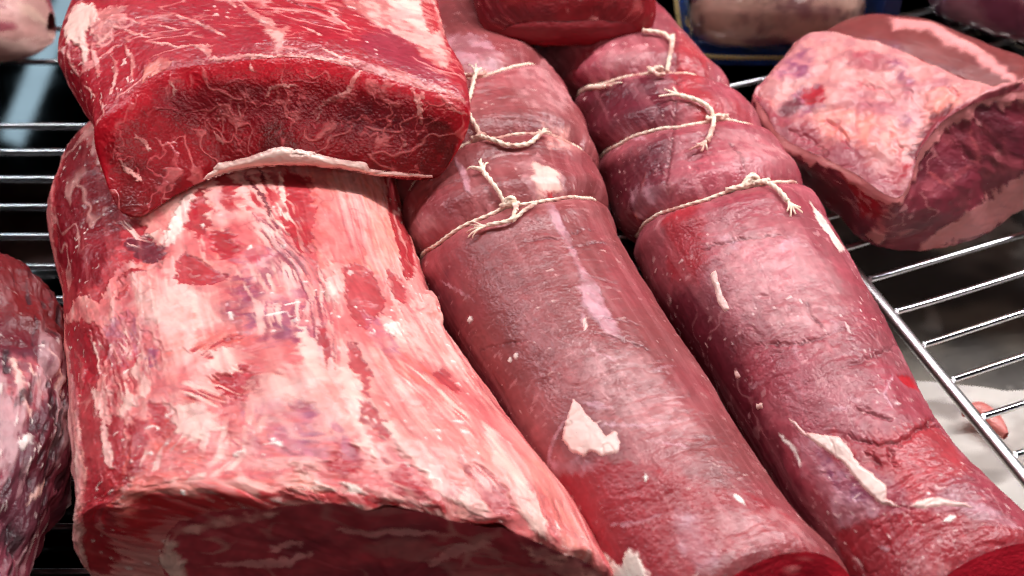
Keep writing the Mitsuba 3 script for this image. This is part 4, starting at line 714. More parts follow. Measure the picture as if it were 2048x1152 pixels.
PAINT['steak'] = [
    ['p', 'lean', 0.004, 0.004, 0.0, 0, [[0.05608, 0.13413], [0.05435, 0.15027], [0.06259, 0.16416], [0.08369, 0.16665], [0.06919, 0.18238], [0.05793, 0.19238], [0.04831, 0.19917], [0.02328, 0.1932], [0.0003, 0.19626], [0.00026, 0.18497], [0.00028, 0.17387], [0.0002, 0.16102], [0.00074, 0.15282], [0.04977, 0.12562]]],
    ['p', 'pale', 0.0012, 0.002, 0.0007, 0, [[0.07829, 0.16187], [0.10076, 0.16668], [0.08806, 0.18475], [0.06862, 0.18831], [0.06577, 0.17823], [0.05367, 0.16959], [0.05923, 0.16711]]],
    ['p', 'fat', 0.0015, 0.002, 0.0006, 0, [[0.08115, 0.18403], [0.07189, 0.20553], [0.05779, 0.20255], [0.05112, 0.18547], [0.04999, 0.17863]]],
    ['l', 'pale', 0.0008, 0.001, 0.0004, 0.002, [[0.06149, 0.17405], [0.05247, 0.1702], [0.04578, 0.16407]]],
    ['l', 'fat', 0.0006, 0.0012, 0.0003, 0.0016, [[0.05325, 0.17573], [0.0423, 0.1703], [0.03074, 0.16703]]],
    ['l', 'fat', 0.0006, 0.0012, 0.0003, 0.0015, [[0.06025, 0.16178], [0.05153, 0.15646], [0.04332, 0.15557]]],
    ['l', 'fat', 0.0006, 0.0012, 0.0003, 0.0012, [[0.03877, 0.18054], [0.02149, 0.17539], [0.01007, 0.16885]]],
    ['l', 'fat', 0.0006, 0.0012, 0.0003, 0.0009000000000000001, [[0.03433, 0.15531], [0.01877, 0.15774]]],
    ['l', 'fat', 0.0006, 0.0012, 0.0003, 0.0009000000000000001, [[0.01274, 0.16136], [0.00028, 0.16339]]],
    ['l', 'fat', 0.0006, 0.0012, 0.0003, 0.0012, [[0.03913, 0.19023], [0.02359, 0.18819], [0.00925, 0.1835]]],
    ['p', 'plum', 0.004, 0.004, 0.0003, 0, [[0.05545, 0.31019], [0.06026, 0.32415], [0.0427, 0.3276], [0.02374, 0.3324], [0.00552, 0.33851], [0.00581, 0.32621], [0.00728, 0.31723], [0.00779, 0.30856], [0.01669, 0.2947]]],
    ['p', 'fat', 0.0015, 0.0025, 0.0006, 0, [[0.08312, 0.30392], [0.08964, 0.31422], [0.09472, 0.32399], [0.10194, 0.33536], [0.11329, 0.3506], [0.08159, 0.3535], [0.05128, 0.34456], [0.02286, 0.33932], [0.02342, 0.33395], [0.04949, 0.32575], [0.05782, 0.31997], [0.06486, 0.31354]]],
    ['p', 'pale', 0.003, 0.0025, 0.0004, 0, [[0.09298, 0.32399], [0.10276, 0.34146], [0.07243, 0.3434], [0.06139, 0.33537], [0.07935, 0.32767]]],
    ['p', 'lean', 0.001, 0.0012, -0.0006, 0, [[0.10151, 0.33919], [0.1038, 0.34889], [0.07515, 0.34721], [0.06443, 0.33926], [0.08325, 0.33767]]],
    ['l', 'dark', 0.0008, 0.0012, -0.0012, 0.0012, [[0.07192, 0.27788], [0.06686, 0.28757], [0.0633, 0.29952]]],
    ['p', 'fat', 0.001, 0.0016, 0.0003, 0, [[0.04815, 0.25804], [0.03976, 0.26297], [0.02594, 0.26358], [0.03184, 0.2691], [0.00083, 0.2596], [0.02164, 0.2558]]],
    ['l', 'fat', 0.0005, 0.0013000000000000002, 0.00025, 0.0013000000000000002, [[0.05447, 0.22506], [0.0451, 0.22915], [0.03345, 0.23235], [0.02273, 0.23701]]],
    ['l', 'fat', 0.0005, 0.0013000000000000002, 0.00025, 0.0016, [[0.0675, 0.25743], [0.04664, 0.25736], [0.03266, 0.26014]]],
    ['l', 'fat', 0.0005, 0.0013000000000000002, 0.00025, 0.0012, [[0.06832, 0.2532], [0.05897, 0.25284]]],
    ['l', 'fat', 0.0005, 0.0013000000000000002, 0.00025, 0.001, [[0.0355, 0.27437], [0.02171, 0.28068]]],
    ['l', 'fat', 0.0005, 0.0013000000000000002, 0.00025, 0.002, [[0.01617, 0.22097], [0.01021, 0.22622], [0.00554, 0.22703]]],
    ['l', 'fat', 0.0005, 0.0013000000000000002, 0.00025, 0.001, [[0.02874, 0.20216], [0.01637, 0.21411], [0.01492, 0.22784]]],
    ['l', 'fat', 0.0005, 0.0013000000000000002, 0.00025, 0.0009000000000000001, [[0.04542, 0.21329], [0.03766, 0.21735]]],
    ['l', 'fat', 0.0005, 0.0013000000000000002, 0.00025, 0.0016, [[0.00132, 0.26063], [0.00039, 0.27019], [0.00056, 0.27942], [0.00171, 0.29302]]],
    ['l', 'fat', 0.0005, 0.0013000000000000002, 0.00025, 0.0013000000000000002, [[0.00277, 0.22725], [0.00249, 0.23688], [0.00203, 0.24635], [0.00021, 0.26066]]],
    ['l', 'fat', 0.0005, 0.0013000000000000002, 0.00025, 0.0011, [[0.06743, 0.29628], [0.04241, 0.29791]]],
    ['l', 'fat', 0.0005, 0.0013000000000000002, 0.00025, 0.001, [[0.04994, 0.19707], [0.03423, 0.20417]]],
    ['l', 'fat', 0.0005, 0.0013000000000000002, 0.00025, 0.001, [[0.00637, 0.27922], [0.00466, 0.29267]]],
    ['p', 'salmon', 0.001, 0.0018000000000000002, 0.0003, 0, [[0.00019, 0.19016], [0.0102, 0.19306], [0.01173, 0.20332], [0.00466, 0.21062], [0.0006, 0.20557], [0.00026, 0.19542]]],
    ['p', 'fat', 0.0025, 0.002, 0.0, 0, [[0.00395, 0.29271], [0.00506, 0.30384], [0.00657, 0.31521], [0.00499, 0.32621], [0.00369, 0.33879], [0.00134, 0.34949], [0.00041, 0.33406], [0.00068, 0.3222], [0.0012, 0.3107], [0.00254, 0.30202]]],
]
PAINT['face'] = [
    ['l', 'fat', 0.00035, 0.0008, 0.00015, 0.000744, [[0.00619, 0.02404], [0.00214, 0.02928], [-0.00424, 0.02976], [-0.00985, 0.0297]]],
    ['l', 'fat', 0.00035, 0.0008, 0.00015, 0.001302, [[-0.01795, 0.01545], [-0.02445, 0.02145], [-0.03495, 0.0253], [-0.03893, 0.0315], [-0.04276, 0.03685]]],
    ['l', 'fat', 0.00035, 0.0008, 0.00015, 0.000744, [[-0.02401, 0.02264], [-0.02172, 0.01638], [-0.0196, 0.01134]]],
    ['l', 'fat', 0.00035, 0.0008, 0.00015, 0.0016120000000000002, [[-0.06931, 0.02731], [-0.0729, 0.02119], [-0.07361, 0.01066]]],
    ['l', 'fat', 0.00035, 0.0008, 0.00015, 0.0013640000000000002, [[-0.07344, 0.0224], [-0.07572, 0.02606]]],
    ['l', 'fat', 0.00035, 0.0008, 0.00015, 0.0009299999999999999, [[-0.08272, 0.02536], [-0.08747, 0.02087], [-0.09253, 0.01573], [-0.09779, 0.01449]]],
    ['l', 'fat', 0.00035, 0.0008, 0.00015, 0.0008680000000000001, [[0.03175, 0.02306], [0.02898, 0.01789], [0.03099, 0.0126]]],
    ['l', 'fat', 0.00035, 0.0008, 0.00015, 0.000744, [[0.02028, 0.0217], [0.01885, 0.01391]]],
    ['l', 'rose', 0.00035, 0.0008, 0.00015, 0.00062, [[0.00913, 0.0146], [0.00674, 0.01015]]],
    ['l', 'fat', 0.00035, 0.0008, 0.00015, 0.0008060000000000001, [[0.03264, 0.00625], [0.02881, 0.00025]]],
    ['l', 'fat', 0.00035, 0.0008, 0.00015, 0.0008680000000000001, [[0.07142, 0.00698], [0.06674, 0.0035], [0.0647, -0.00034]]],
    ['l', 'rose', 0.00035, 0.0008, 0.00015, 0.00062, [[0.05592, 0.00261], [0.05239, -0.00125], [0.05037, -0.00408]]],
    ['l', 'fat', 0.00035, 0.0008, 0.00015, 0.001178, [[0.07891, -0.00463], [0.07451, -0.01047], [0.06735, -0.01452]]],
    ['l', 'fat', 0.00035, 0.0008, 0.00015, 0.0009299999999999999, [[0.07758, -0.00702], [0.07609, -0.01053]]],
    ['l', 'rose', 0.00035, 0.0008, 0.00015, 0.00062, [[-0.01661, 0.0113], [-0.01944, 0.00874]]],
    ['l', 'rose', 0.00035, 0.0008, 0.00015, 0.00031, [[-0.03434, 0.01226], [-0.04873, 0.01615]]],
    ['l', 'rose', 0.00035, 0.0008, 0.00015, 0.00031, [[-0.03721, 0.01876], [-0.04897, 0.02261]]],
    ['l', 'fat', 0.00035, 0.0008, 0.00015, 0.0008680000000000001, [[-0.06268, 0.00429], [-0.06509, -0.00101], [-0.06196, -0.00341]]],
    ['l', 'fat', 0.00035, 0.0008, 0.00015, 0.000744, [[-0.0498, 0.00058], [-0.05356, 0.00431]]],
    ['l', 'rose', 0.00035, 0.0008, 0.00015, 0.000496, [[-0.00921, 0.02265], [-0.01142, 0.01769]]],
    ['l', 'fat', 0.00035, 0.0008, 0.00015, 0.000744, [[0.05341, 0.02441], [0.05168, 0.02813], [0.05456, 0.03174]]],
    ['l', 'rose', 0.00035, 0.0008, 0.00015, 0.000496, [[0.06192, 0.01991], [0.05006, 0.01797]]],
    ['l', 'fat', 0.00035, 0.0008, 0.00015, 0.000744, [[0.01079, 0.03685], [0.01348, 0.04034]]],
    ['l', 'rose', 0.00035, 0.0008, 0.00015, 0.000496, [[-0.00432, 0.03283], [-0.02207, 0.03152]]],
    ['l', 'rose', 0.00035, 0.0008, 0.00015, 0.000496, [[0.02632, 0.03053], [0.02111, 0.03311], [0.01355, 0.03311]]],
    ['p', 'deep', 0.008, 0.004, 0.0, 0, [[0.06461, 0.02833], [0.05383, 0.0277], [0.04306, 0.02731], [0.03203, 0.02702], [0.02112, 0.02652], [0.01025, 0.02622], [-0.00074, 0.02564], [-0.01162, 0.02522], [-0.02205, 0.02467], [-0.03232, 0.02427], [-0.04252, 0.02349], [-0.05285, 0.02318], [-0.06314, 0.02248], [-0.0732, 0.01465], [-0.08344, 0.00648], [-0.07293, 0.00138], [-0.06251, -0.00357], [-0.05227, -0.0002], [-0.0419, 0.00302], [-0.03181, 0.00635], [-0.02149, 0.00943], [-0.01132, 0.01251], [-0.00056, 0.01315], [0.01003, 0.01349], [0.02066, 0.01408], [0.03153, 0.0142], [0.0423, 0.01492], [0.0526, 0.0157]]],
    ['p', 'dark', 0.006, 0.004, 0.0, 0, [[-0.02686, 0.01483], [-0.03991, 0.01879], [-0.05284, 0.02256], [-0.06813, 0.01483], [-0.06268, 0.00429], [-0.0498, 0.00318], [-0.03694, 0.0021]]],
]
PAINT['chunk_top'] = [
    ['p', 'violet', 0.0015, 0.002, 0.0, 0, [[0.08413, -0.00114], [0.07862, 0.00938], [0.06693, 0.01751], [0.05428, 0.01483], [0.05519, -0.00158], [0.06943, -0.00353], [0.07811, -0.00516]]],
    ['p', 'maroon', 0.002, 0.002, 0.0, 0, [[0.08294, -0.00125], [0.07669, 0.00763], [0.06773, 0.01235], [0.06524, 0.00205], [0.07505, -0.00228]]],
    ['p', 'lean', 0.0015, 0.0015, 0.0, 0, [[0.06693, 0.01751], [0.05434, 0.01372], [0.05523, -0.00023], [0.065, 0.00457]]],
    ['p', 'mauve', 0.004, 0.003, 0.0, 0, [[0.07845, 0.03862], [0.06325, 0.04551], [0.05403, 0.02657], [0.06631, 0.02227], [0.08053, 0.02523]]],
    ['p', 'rose', 0.003, 0.003, 0.0, 0, [[0.03523, 0.0373], [0.01898, 0.02964], [0.02239, 0.01751], [0.03496, 0.02205]]],
    ['p', 'violet', 0.004, 0.003, 0.0, 0, [[0.01597, 0.02962], [0.0083, 0.02296], [0.00417, 0.00076], [0.0103, -0.00314], [0.01427, 0.0157]]],
    ['p', 'violet', 0.002, 0.002, 0.0, 0, [[0.01518, -0.01697], [0.01056, -0.01673], [0.01095, -0.02588], [0.015, -0.02422]]],
    ['p', 'salmon', 0.0025, 0.0025, 0.0012, 0, [[-0.00042, -0.00525], [-0.01424, -0.00488], [-0.01676, -0.02359], [-0.0111, -0.02814], [-0.00088, -0.03466], [0.00193, -0.02034]]],
    ['p', 'orange', 0.004, 0.002, 0.0, 0, [[0.09195, 0.01808], [0.08552, 0.01284], [0.08114, -0.00575], [0.08444, -0.00618]]],
    ['p', 'orange', 0.004, 0.003, 0.0, 0, [[0.0466, -0.04137], [0.03153, -0.04961], [0.02104, -0.05296], [0.02738, -0.06621], [0.03913, -0.05593]]],
    ['p', 'salmon', 0.006, 0.004, 0.0006, 0, [[0.06464, -0.01183], [0.05357, -0.01109], [0.04225, -0.0094], [0.03205, -0.01578], [0.02156, -0.02159], [0.01908, -0.04112], [0.03595, -0.04153], [0.04582, -0.03578], [0.05572, -0.02859]]],
    ['l', 'rose', 0.001, 0.0015, -0.0012, 0.0016, [[0.05618, -0.01082], [0.04949, -0.02204], [0.04582, -0.03578]]],
    ['l', 'rose', 0.001, 0.0015, -0.0012, 0.0016, [[0.02272, -0.02781], [0.01908, -0.04112], [0.02319, -0.04972]]],
    ['l', 'rose', 0.001, 0.0015, -0.0012, 0.0016, [[0.03915, 0.0131], [0.02366, 0.0015], [0.0165, -0.00705]]],
    ['l', 'rose', 0.001, 0.0015, -0.0012, 0.0016, [[-0.01463, -0.00373], [-0.01683, -0.01697]]],
    ['l', 'rose', 0.001, 0.0015, -0.0012, 0.0016, [[0.07594, -0.01106], [0.06349, -0.02211], [0.05873, -0.0345]]],
    ['p', 'lean', 0.002, 0.002, 0.0, 0, [[0.07419, -0.01931], [0.06125, -0.02796], [0.05678, -0.03687], [0.07018, -0.02411]]],
    ['p', 'violet', 0.004, 0.004, 0.0, 0, [[0.07845, 0.03862], [0.06224, 0.05249], [0.05232, 0.03997], [0.06281, 0.02455], [0.07792, 0.02249]]],
    ['p', 'plum', 0.003, 0.004, 0.0, 0, [[0.03722, 0.04139], [0.0268, 0.03384], [0.01597, 0.02962], [0.0098, 0.0151], [0.02745, 0.0145], [0.03741, 0.02491]]],
    ['p', 'maroon', 0.002, 0.004, -0.0008, 0, [[0.01291, -0.0511], [0.00059, -0.03607], [-0.01237, -0.02697], [-0.01106, -0.01995], [0.00477, -0.02603], [0.01627, -0.0481]]],
    ['p', 'lean', 0.002, 0.003, 0.0, 0, [[0.0376, -0.05777], [0.02564, -0.06774], [0.01291, -0.0511], [0.02056, -0.05014]]],
]
PAINT['chunk'] = [
    ['p', 'pinkfat', 0.0015, 0.005, 0.0006, 0, [[0.00124, 0.1888], [0.02289, 0.19508], [0.03994, 0.2145], [0.04087, 0.22724], [0.04274, 0.24483], [0.04692, 0.2596], [0.04978, 0.27435], [0.03004, 0.27803], [0.00126, 0.28425], [0.00369, 0.26348], [0.00213, 0.23928], [0.00443, 0.2126], [0.00349, 0.20071]]],
    ['p', 'pinkfat', 0.0012, 0.0015, 0.0004, 0, [[0.09064, 0.11208], [0.09049, 0.1303], [0.08661, 0.1416], [0.08584, 0.13275], [0.09005, 0.12011]]],
    ['l', 'pale', 0.0008, 0.001, 0.0, 0.0016, [[0.09057, 0.10872], [0.09049, 0.12556], [0.08841, 0.14104]]],
    ['l', 'rose', 0.0015, 0.0015, 0.0, 0.003, [[0.08904, 0.16225], [0.064, 0.1593], [0.02865, 0.16481]]],
    ['p', 'lean', 0.003, 0.003, 0.0, 0, [[0.09049, 0.12556], [0.09057, 0.14218], [0.09064, 0.1592], [0.0631, 0.1593], [0.05244, 0.14455], [0.07326, 0.13366]]],
    ['p', 'pinkfat', 0.001, 0.001, 0.0008, 0, [[0.0251, 0.1534], [0.05276, 0.15635], [0.04384, 0.1652], [0.01656, 0.1652]]],
    ['l', 'rose', 0.0008, 0.0015, 0.0, 0.0012, [[0.07901, 0.24732], [0.06516, 0.23923], [0.06606, 0.21276]]],
    ['l', 'rose', 0.0008, 0.0015, 0.0, 0.0012, [[0.07434, 0.2065], [0.06058, 0.21175]]],
    ['p', 'dark', 0.005, 0.004, 0.0, 0, [[0.0833, 0.23354], [0.08207, 0.25364], [0.08266, 0.27156], [0.07236, 0.27703], [0.06529, 0.26243], [0.05688, 0.24812], [0.06073, 0.23542], [0.06704, 0.22134], [0.07479, 0.22792]]],
]
PAINT['aged'] = [
    ['p', 'maroon', 0.004, 0.003, 0.0, 0, [[0.20453, 0.18896], [0.20276, 0.19866], [0.20383, 0.21086], [0.19465, 0.22689], [0.16612, 0.22339], [0.16548, 0.20873], [0.15657, 0.19558], [0.17421, 0.19305], [0.19074, 0.19101]]],
    ['p', 'maroon', 0.004, 0.003, 0.0, 0, [[0.18668, 0.19411], [0.18038, 0.20499], [0.16473, 0.21492], [0.15741, 0.19955], [0.17172, 0.19677]]],
    ['p', 'rose', 0.005, 0.003, 0.0, 0, [[0.14985, 0.19981], [0.1527, 0.21358], [0.13463, 0.2181], [0.11461, 0.20539], [0.12374, 0.19415], [0.13521, 0.1966]]],
    ['p', 'white', 0.0008, 0.0015, 0.0008, 0, [[0.1069, 0.20797], [0.11451, 0.21277], [0.11184, 0.21689], [0.10425, 0.21113]]],
    ['p', 'maroon', 0.006, 0.004, 0.0, 0, [[0.11592, 0.21284], [0.12609, 0.21999], [0.14426, 0.23507], [0.13834, 0.24452], [0.1239, 0.24016], [0.10677, 0.24094], [0.09951, 0.2193], [0.10576, 0.21483]]],
    ['l', 'pale', 0.001, 0.0015, 0.0004, 0.0016, [[0.15009, 0.2007], [0.13308, 0.20605], [0.12287, 0.21112]]],
    ['l', 'pale', 0.001, 0.0015, 0.0004, 0.0016, [[0.14814, 0.20795], [0.13809, 0.21462]]],
    ['l', 'pale', 0.001, 0.0015, 0.0004, 0.0016, [[0.16228, 0.21696], [0.15136, 0.22901], [0.13614, 0.23067]]],
    ['l', 'pale', 0.001, 0.0015, 0.0004, 0.0016, [[0.0879, 0.22454], [0.10146, 0.234]]],
]
PAINT['slab'] = [
    ['p', 'pinkfat', 0.002, 0.002, 0.0004, 0, [[0.04763, 0.0942], [0.0591, 0.09466], [0.06979, 0.0903], [0.08824, 0.09597], [0.10705, 0.09942], [0.12086, 0.10333], [0.13495, 0.10688], [0.14771, 0.10992], [0.15113, 0.11471], [0.13597, 0.11145], [0.121, 0.10848], [0.1052, 0.1055], [0.08894, 0.10477], [0.07164, 0.10182], [0.05344, 0.10513]]],
    ['p', 'violet', 0.005, 0.003, 0.0, 0, [[0.02822, 0.12515], [0.04355, 0.11722], [0.06364, 0.11629], [0.0739, 0.13027], [0.04932, 0.1368]]],
]

# ------------------------------------------------------------------ the setting: dark polished counter base
def steel(p, n, uv):
    return 0.02 + 0.03 * fbm(p.x * 14, p.y * 70, 0, 3)


def steel_tone(p, n, uv):
    return mix([0.050, 0.046, 0.044], [0.085, 0.080, 0.078], fbm(p.x * 9, p.y * 9, 0, 3))


scene['polished_base'] = {'type': 'twosided', 'b': {'type': 'principled', 'base_color': proc(steel_tone), 'metallic': 1.0, 'roughness': proc(steel)}}


def sheet_box(x0, x1, y0, y1, z0, z1):
    m = trimesh.creation.box((x1 - x0, y1 - y0, z1 - z0))
    m.apply_translation(((x0 + x1) / 2, (y0 + y1) / 2, (z0 + z1) / 2))
    return m


scene['counter_floor'] = mikit.ply(sheet_box(-0.9, 0.9, -0.7, 1.1, -0.09, -0.07), 'polished_base')
tag('counter_floor', 'dark polished steel floor of the counter below the wire racks', kind='structure')

# ------------------------------------------------------------------ wire racks
def rack_left():
    for k, y in enumerate([*np.arange(-0.3008, 0.215, 0.02645), 0.272, 0.312]):
        key = 'wire_rack__bar' + (f'_{k:03d}' if k else '')
        scene[key] = mikit.ply(tube([(-0.55, y, -0.0021), (-0.2, y, -0.0021), (0.10, y, -0.0021)], 0.0020, 10, step=0.05), 'bright_wire', smooth=50)
    for k, x in enumerate((-0.5, -0.12)):
        key = 'wire_rack__rail' + (f'_{k:03d}' if k else '')
        scene[key] = mikit.ply(tube([(x, -0.35, -0.0068), (x, 0, -0.0068), (x, 0.52, -0.0068)], 0.0028, 12, step=0.05), 'bright_wire', smooth=50)
    tag('wire_rack', 'chromed wire rack with level bars on the left, under the big marbled roast', 'rack')


RA = math.radians(22.0)
RD = np.array([math.cos(RA), math.sin(RA), 0])       # along the bars of the right rack
RB = np.array([math.sin(RA), -math.cos(RA), 0])      # along its edge rail, towards the viewer


def rack_right():
    o = np.array([0.2097, 0.0595, -0.0021])
    for k, i in enumerate(range(-8, 11)):
        a = o + RB * (0.02790 * i)
        a = a + RD * 0.0
        key = 'slanted_wire_rack__bar' + (f'_{k:03d}' if k else '')
        pts = [a + RD * s + np.array([0, 0, -0.0004 - 0.0012 * math.sin(i * 1.7 + s * 9)]) * (s > 0.02) for s in np.linspace(-0.001, 0.42, 8)]
        scene[key] = mikit.ply(tube(pts, 0.0019, 10, step=0.01), 'bright_wire', smooth=50)
    for k, (s, dz) in enumerate(((-0.0035, -0.0035), (0.36, -0.0075))):
        key = 'slanted_wire_rack__rail' + (f'_{k:03d}' if k else '')
        pts = [o + RD * s + RB * t + np.array([0, 0, dz]) for t in (-0.42, 0, 0.32)]
        scene[key] = mikit.ply(tube(pts, 0.0036, 16, step=0.05), 'rail_steel', smooth=50)
    tag('slanted_wire_rack', 'chromed wire rack with a thick edge rail, right of the tied rolls', 'rack')


rack_left()
rack_right()
FINE = 1.0


def nn(x):
    return max(8, int(x * FINE))


# ------------------------------------------------------------------ marbled roast (lower left)
AX = np.array([-0.30, 1.0, 0]) / np.hypot(0.30, 1.0)
RIB = [  # x, y, z of the underside, half width, height, exponent, yaw
    (-0.0660, -0.1775, 0.0, 0.1010, 0.1000, 2.1, -4.5),
    (-0.0715, -0.1745, 0.0, 0.1100, 0.1032, 2.2, -4.0),
    (-0.0765, -0.1690, 0.0, 0.1140, 0.1050, 2.4, -2.0),
    (-0.0820, -0.1580, 0.0, 0.1115, 0.1052, 2.5, 4.0),
    (-0.0924, -0.1400, 0.0, 0.1030, 0.1050, 2.6, 12.0),
    (-0.1105, -0.0991, 0.0, 0.0965, 0.1020, 2.6, 17.0),
    (-0.1309, -0.0388, 0.0, 0.0918, 0.0980, 2.6, 17.0),
    (-0.1492, 0.0263, 0.0, 0.0932, 0.0950, 2.6, 17.0),
    (-0.1664, 0.0867, 0.0, 0.0947, 0.0950, 2.5, 17.0),
    (-0.1820, 0.1400, 0.0, 0.0800, 0.0800, 2.4, 17.0),
]
M_ROLL = [
    (0.0990, -0.1960, 0.0, 0.0500, 0.0840, 2.15, 0),
    (0.0965, -0.1915, 0.0, 0.0508, 0.0865, 2.15, 0),
    (0.0860, -0.1740, 0.0, 0.0492, 0.0880, 2.2, 0),
    (0.0682, -0.1347, 0.0, 0.0488, 0.0900, 2.2, 0),
    (0.0352, -0.0585, 0.0, 0.0508, 0.0930, 2.2, 0),
    (0.0078, 0.0112, 0.0, 0.0534, 0.0960, 2.2, 0),
    (-0.0017, 0.0445, 0.0, 0.0550, 0.0970, 2.2, 0),
    (-0.0089, 0.0912, 0.0, 0.0573, 0.0950, 2.2, 0),
    (-0.0180, 0.1424, 0.0, 0.0546, 0.0920, 2.2, 0),
    (-0.0391, 0.2063, 0.0, 0.0420, 0.0860, 2.2, 0),
    (-0.0501, 0.2515, 0.0, 0.0325, 0.0780, 2.2, 0),
    (-0.0589, 0.2757, 0.0, 0.0100, 0.0450, 2.2, 0),
]
N_ROLL = [
    (0.2010, -0.1830, 0.0, 0.0500, 0.0735, 2.2, 0),
    (0.1990, -0.1785, 0.0, 0.0490, 0.0755, 2.2, 0),
    (0.1920, -0.1620, 0.0, 0.0440, 0.0770, 2.2, 0),
    (0.1703, -0.1207, 0.0, 0.0415, 0.0800, 2.2, 0),
    (0.1464, -0.0421, 0.0, 0.0462, 0.0860, 2.2, 0),
    (0.1234, 0.0295, 0.0, 0.0519, 0.0900, 2.2, 0),
    (0.1142, 0.0654, 0.0, 0.0506, 0.0900, 2.2, 0),
    (0.1029, 0.0993, 0.0, 0.0501, 0.0900, 2.2, 0),
    (0.0907, 0.1395, 0.0, 0.0471, 0.0880, 2.2, 0),
    (0.0749, 0.1912, 0.0, 0.0423, 0.0860, 2.2, 0),
    (0.0500, 0.2522, 0.0, 0.0388, 0.0800, 2.2, 0),
    (0.0255, 0.2952, 0.0, 0.0100, 0.0400, 2.2, 0),
]
AGED = [
    (-0.3000, 0.0340, 0.0, 0.0150, 0.040, 2.0, 0),
    (-0.3000, 0.0200, 0.0, 0.0350, 0.062, 2.1, 0),
    (-0.2950, -0.0050, 0.0, 0.0520, 0.076, 2.1, 0),
    (-0.2900, -0.0350, 0.0, 0.0640, 0.083, 2.1, 0),
    (-0.2850, -0.0750, 0.0, 0.0700, 0.086, 2.1, 0),
    (-0.2800, -0.1200, 0.0, 0.0710, 0.084, 2.1, 0),
    (-0.2840, -0.1600, 0.0, 0.0710, 0.080, 2.1, 0),
    (-0.3000, -0.2200, 0.0, 0.0700, 0.074, 2.1, 0),
][::-1]
SLAB = [
    (0.1960, 0.2330, 0.0, 0.0060, 0.030, 2.3, 0),
    (0.2000, 0.2310, 0.0, 0.0180, 0.046, 2.4, 0),
    (0.2200, 0.2270, 0.0, 0.0300, 0.058, 2.6, 0),
    (0.2500, 0.2130, 0.0, 0.0330, 0.064, 2.8, 0),
    (0.2900, 0.1800, 0.0, 0.0330, 0.066, 2.8, 0),
    (0.3300, 0.1450, 0.0, 0.0330, 0.066, 2.8, 0),
    (0.3900, 0.1000, 0.0, 0.0330, 0.066, 2.8, 0),
]
CORNER = [
    (-0.5200, 0.2900, 0.0, 0.0450, 0.050, 2.4, 0),
    (-0.4300, 0.2920, 0.0, 0.0450, 0.054, 2.4, 0),
    (-0.3600, 0.2930, 0.0, 0.0420, 0.052, 2.4, 0),
    (-0.3300, 0.2940, 0.0, 0.0340, 0.044, 2.3, 0),
    (-0.3200, 0.2950, 0.0, 0.0120, 0.020, 2.2, 0),
]
DARK = [
    (0.0345, 0.1790, 0.0800, 0.0400, 0.016, 2.6, 2),
    (0.0340, 0.1815, 0.0760, 0.0490, 0.030, 2.8, 2),
    (0.0330, 0.1880, 0.0735, 0.0530, 0.044, 2.8, 2),
    (0.0300, 0.2100, 0.0730, 0.0540, 0.052, 3.0, 3),
    (0.0230, 0.2500, 0.0740, 0.0530, 0.055, 2.7, 0),
    (0.0130, 0.3100, 0.0700, 0.0480, 0.050, 2.4, 0),
]
PACK = [
    (0.1230, 0.3040, 0.006, 0.0080, 0.030, 2.2, 0),
    (0.1300, 0.3040, 0.004, 0.0280, 0.050, 2.3, 0),
    (0.1600, 0.3010, 0.004, 0.0380, 0.062, 2.4, 0),
    (0.1950, 0.3030, 0.004, 0.0400, 0.066, 2.4, 0),
    (0.2250, 0.3060, 0.004, 0.0340, 0.060, 2.3, 0),
    (0.2400, 0.3080, 0.004, 0.0120, 0.036, 2.2, 0),
]
BAGGED = [
    (0.2980, 0.3350, 0.01, 0.0120, 0.036, 2.2, 0),
    (0.3070, 0.3320, 0.006, 0.0300, 0.060, 2.3, 0),
    (0.3400, 0.3180, 0.004, 0.0420, 0.066, 2.3, 0),
    (0.3850, 0.2900, 0.004, 0.0450, 0.068, 2.3, 0),
    (0.4550, 0.2500, 0.004, 0.0450, 0.068, 2.3, 0),
]
STEAK_RIM = [(-0.1101, 0.0370, 0.1030), (-0.1311, 0.0374, 0.1020), (-0.1480, 0.0353, 0.1000), (-0.1624, 0.0270, 0.0990), (-0.1772, 0.0141, 0.0980), (-0.1911, 0.0045, 0.0960), (-0.1989, 0.0080, 0.0980), (-0.2061, 0.0192, 0.1050), (-0.2121, 0.0322, 0.1140), (-0.2129, 0.0401, 0.1240), (-0.2062, 0.0455, 0.1310), (-0.1953, 0.0535, 0.1360), (-0.1835, 0.0638, 0.1410), (-0.1602, 0.0669, 0.1450), (-0.1345, 0.0685, 0.1470), (-0.1090, 0.0706, 0.1470), (-0.0783, 0.0667, 0.1420), (-0.0450, 0.0617, 0.1330), (-0.0257, 0.0590, 0.1270), (-0.0224, 0.0571, 0.1220), (-0.0233, 0.0538, 0.1130), (-0.0353, 0.0428, 0.0950), (-0.0406, 0.0410, 0.0910), (-0.0692, 0.0380, 0.0950), (-0.0872, 0.0385, 0.0990)]
CHUNK_TOP = [(0.1564, 0.1706, 0.0620), (0.1442, 0.1536, 0.0580), (0.1481, 0.1345, 0.0560), (0.1562, 0.1161, 0.0550), (0.1761, 0.0955, 0.0560), (0.1953, 0.0747, 0.0570), (0.2121, 0.0600, 0.0570), (0.2262, 0.0814, 0.0660), (0.2454, 0.1030, 0.0780), (0.2658, 0.1121, 0.0830), (0.3021, 0.1232, 0.0830), (0.3385, 0.1271, 0.0800), (0.3455, 0.1490, 0.0780), (0.2981, 0.1298, 0.0830), (0.2776, 0.1273, 0.0820), (0.2557, 0.1434, 0.0800), (0.2291, 0.1704, 0.0780), (0.2052, 0.1860, 0.0760), (0.1836, 0.1982, 0.0700)]
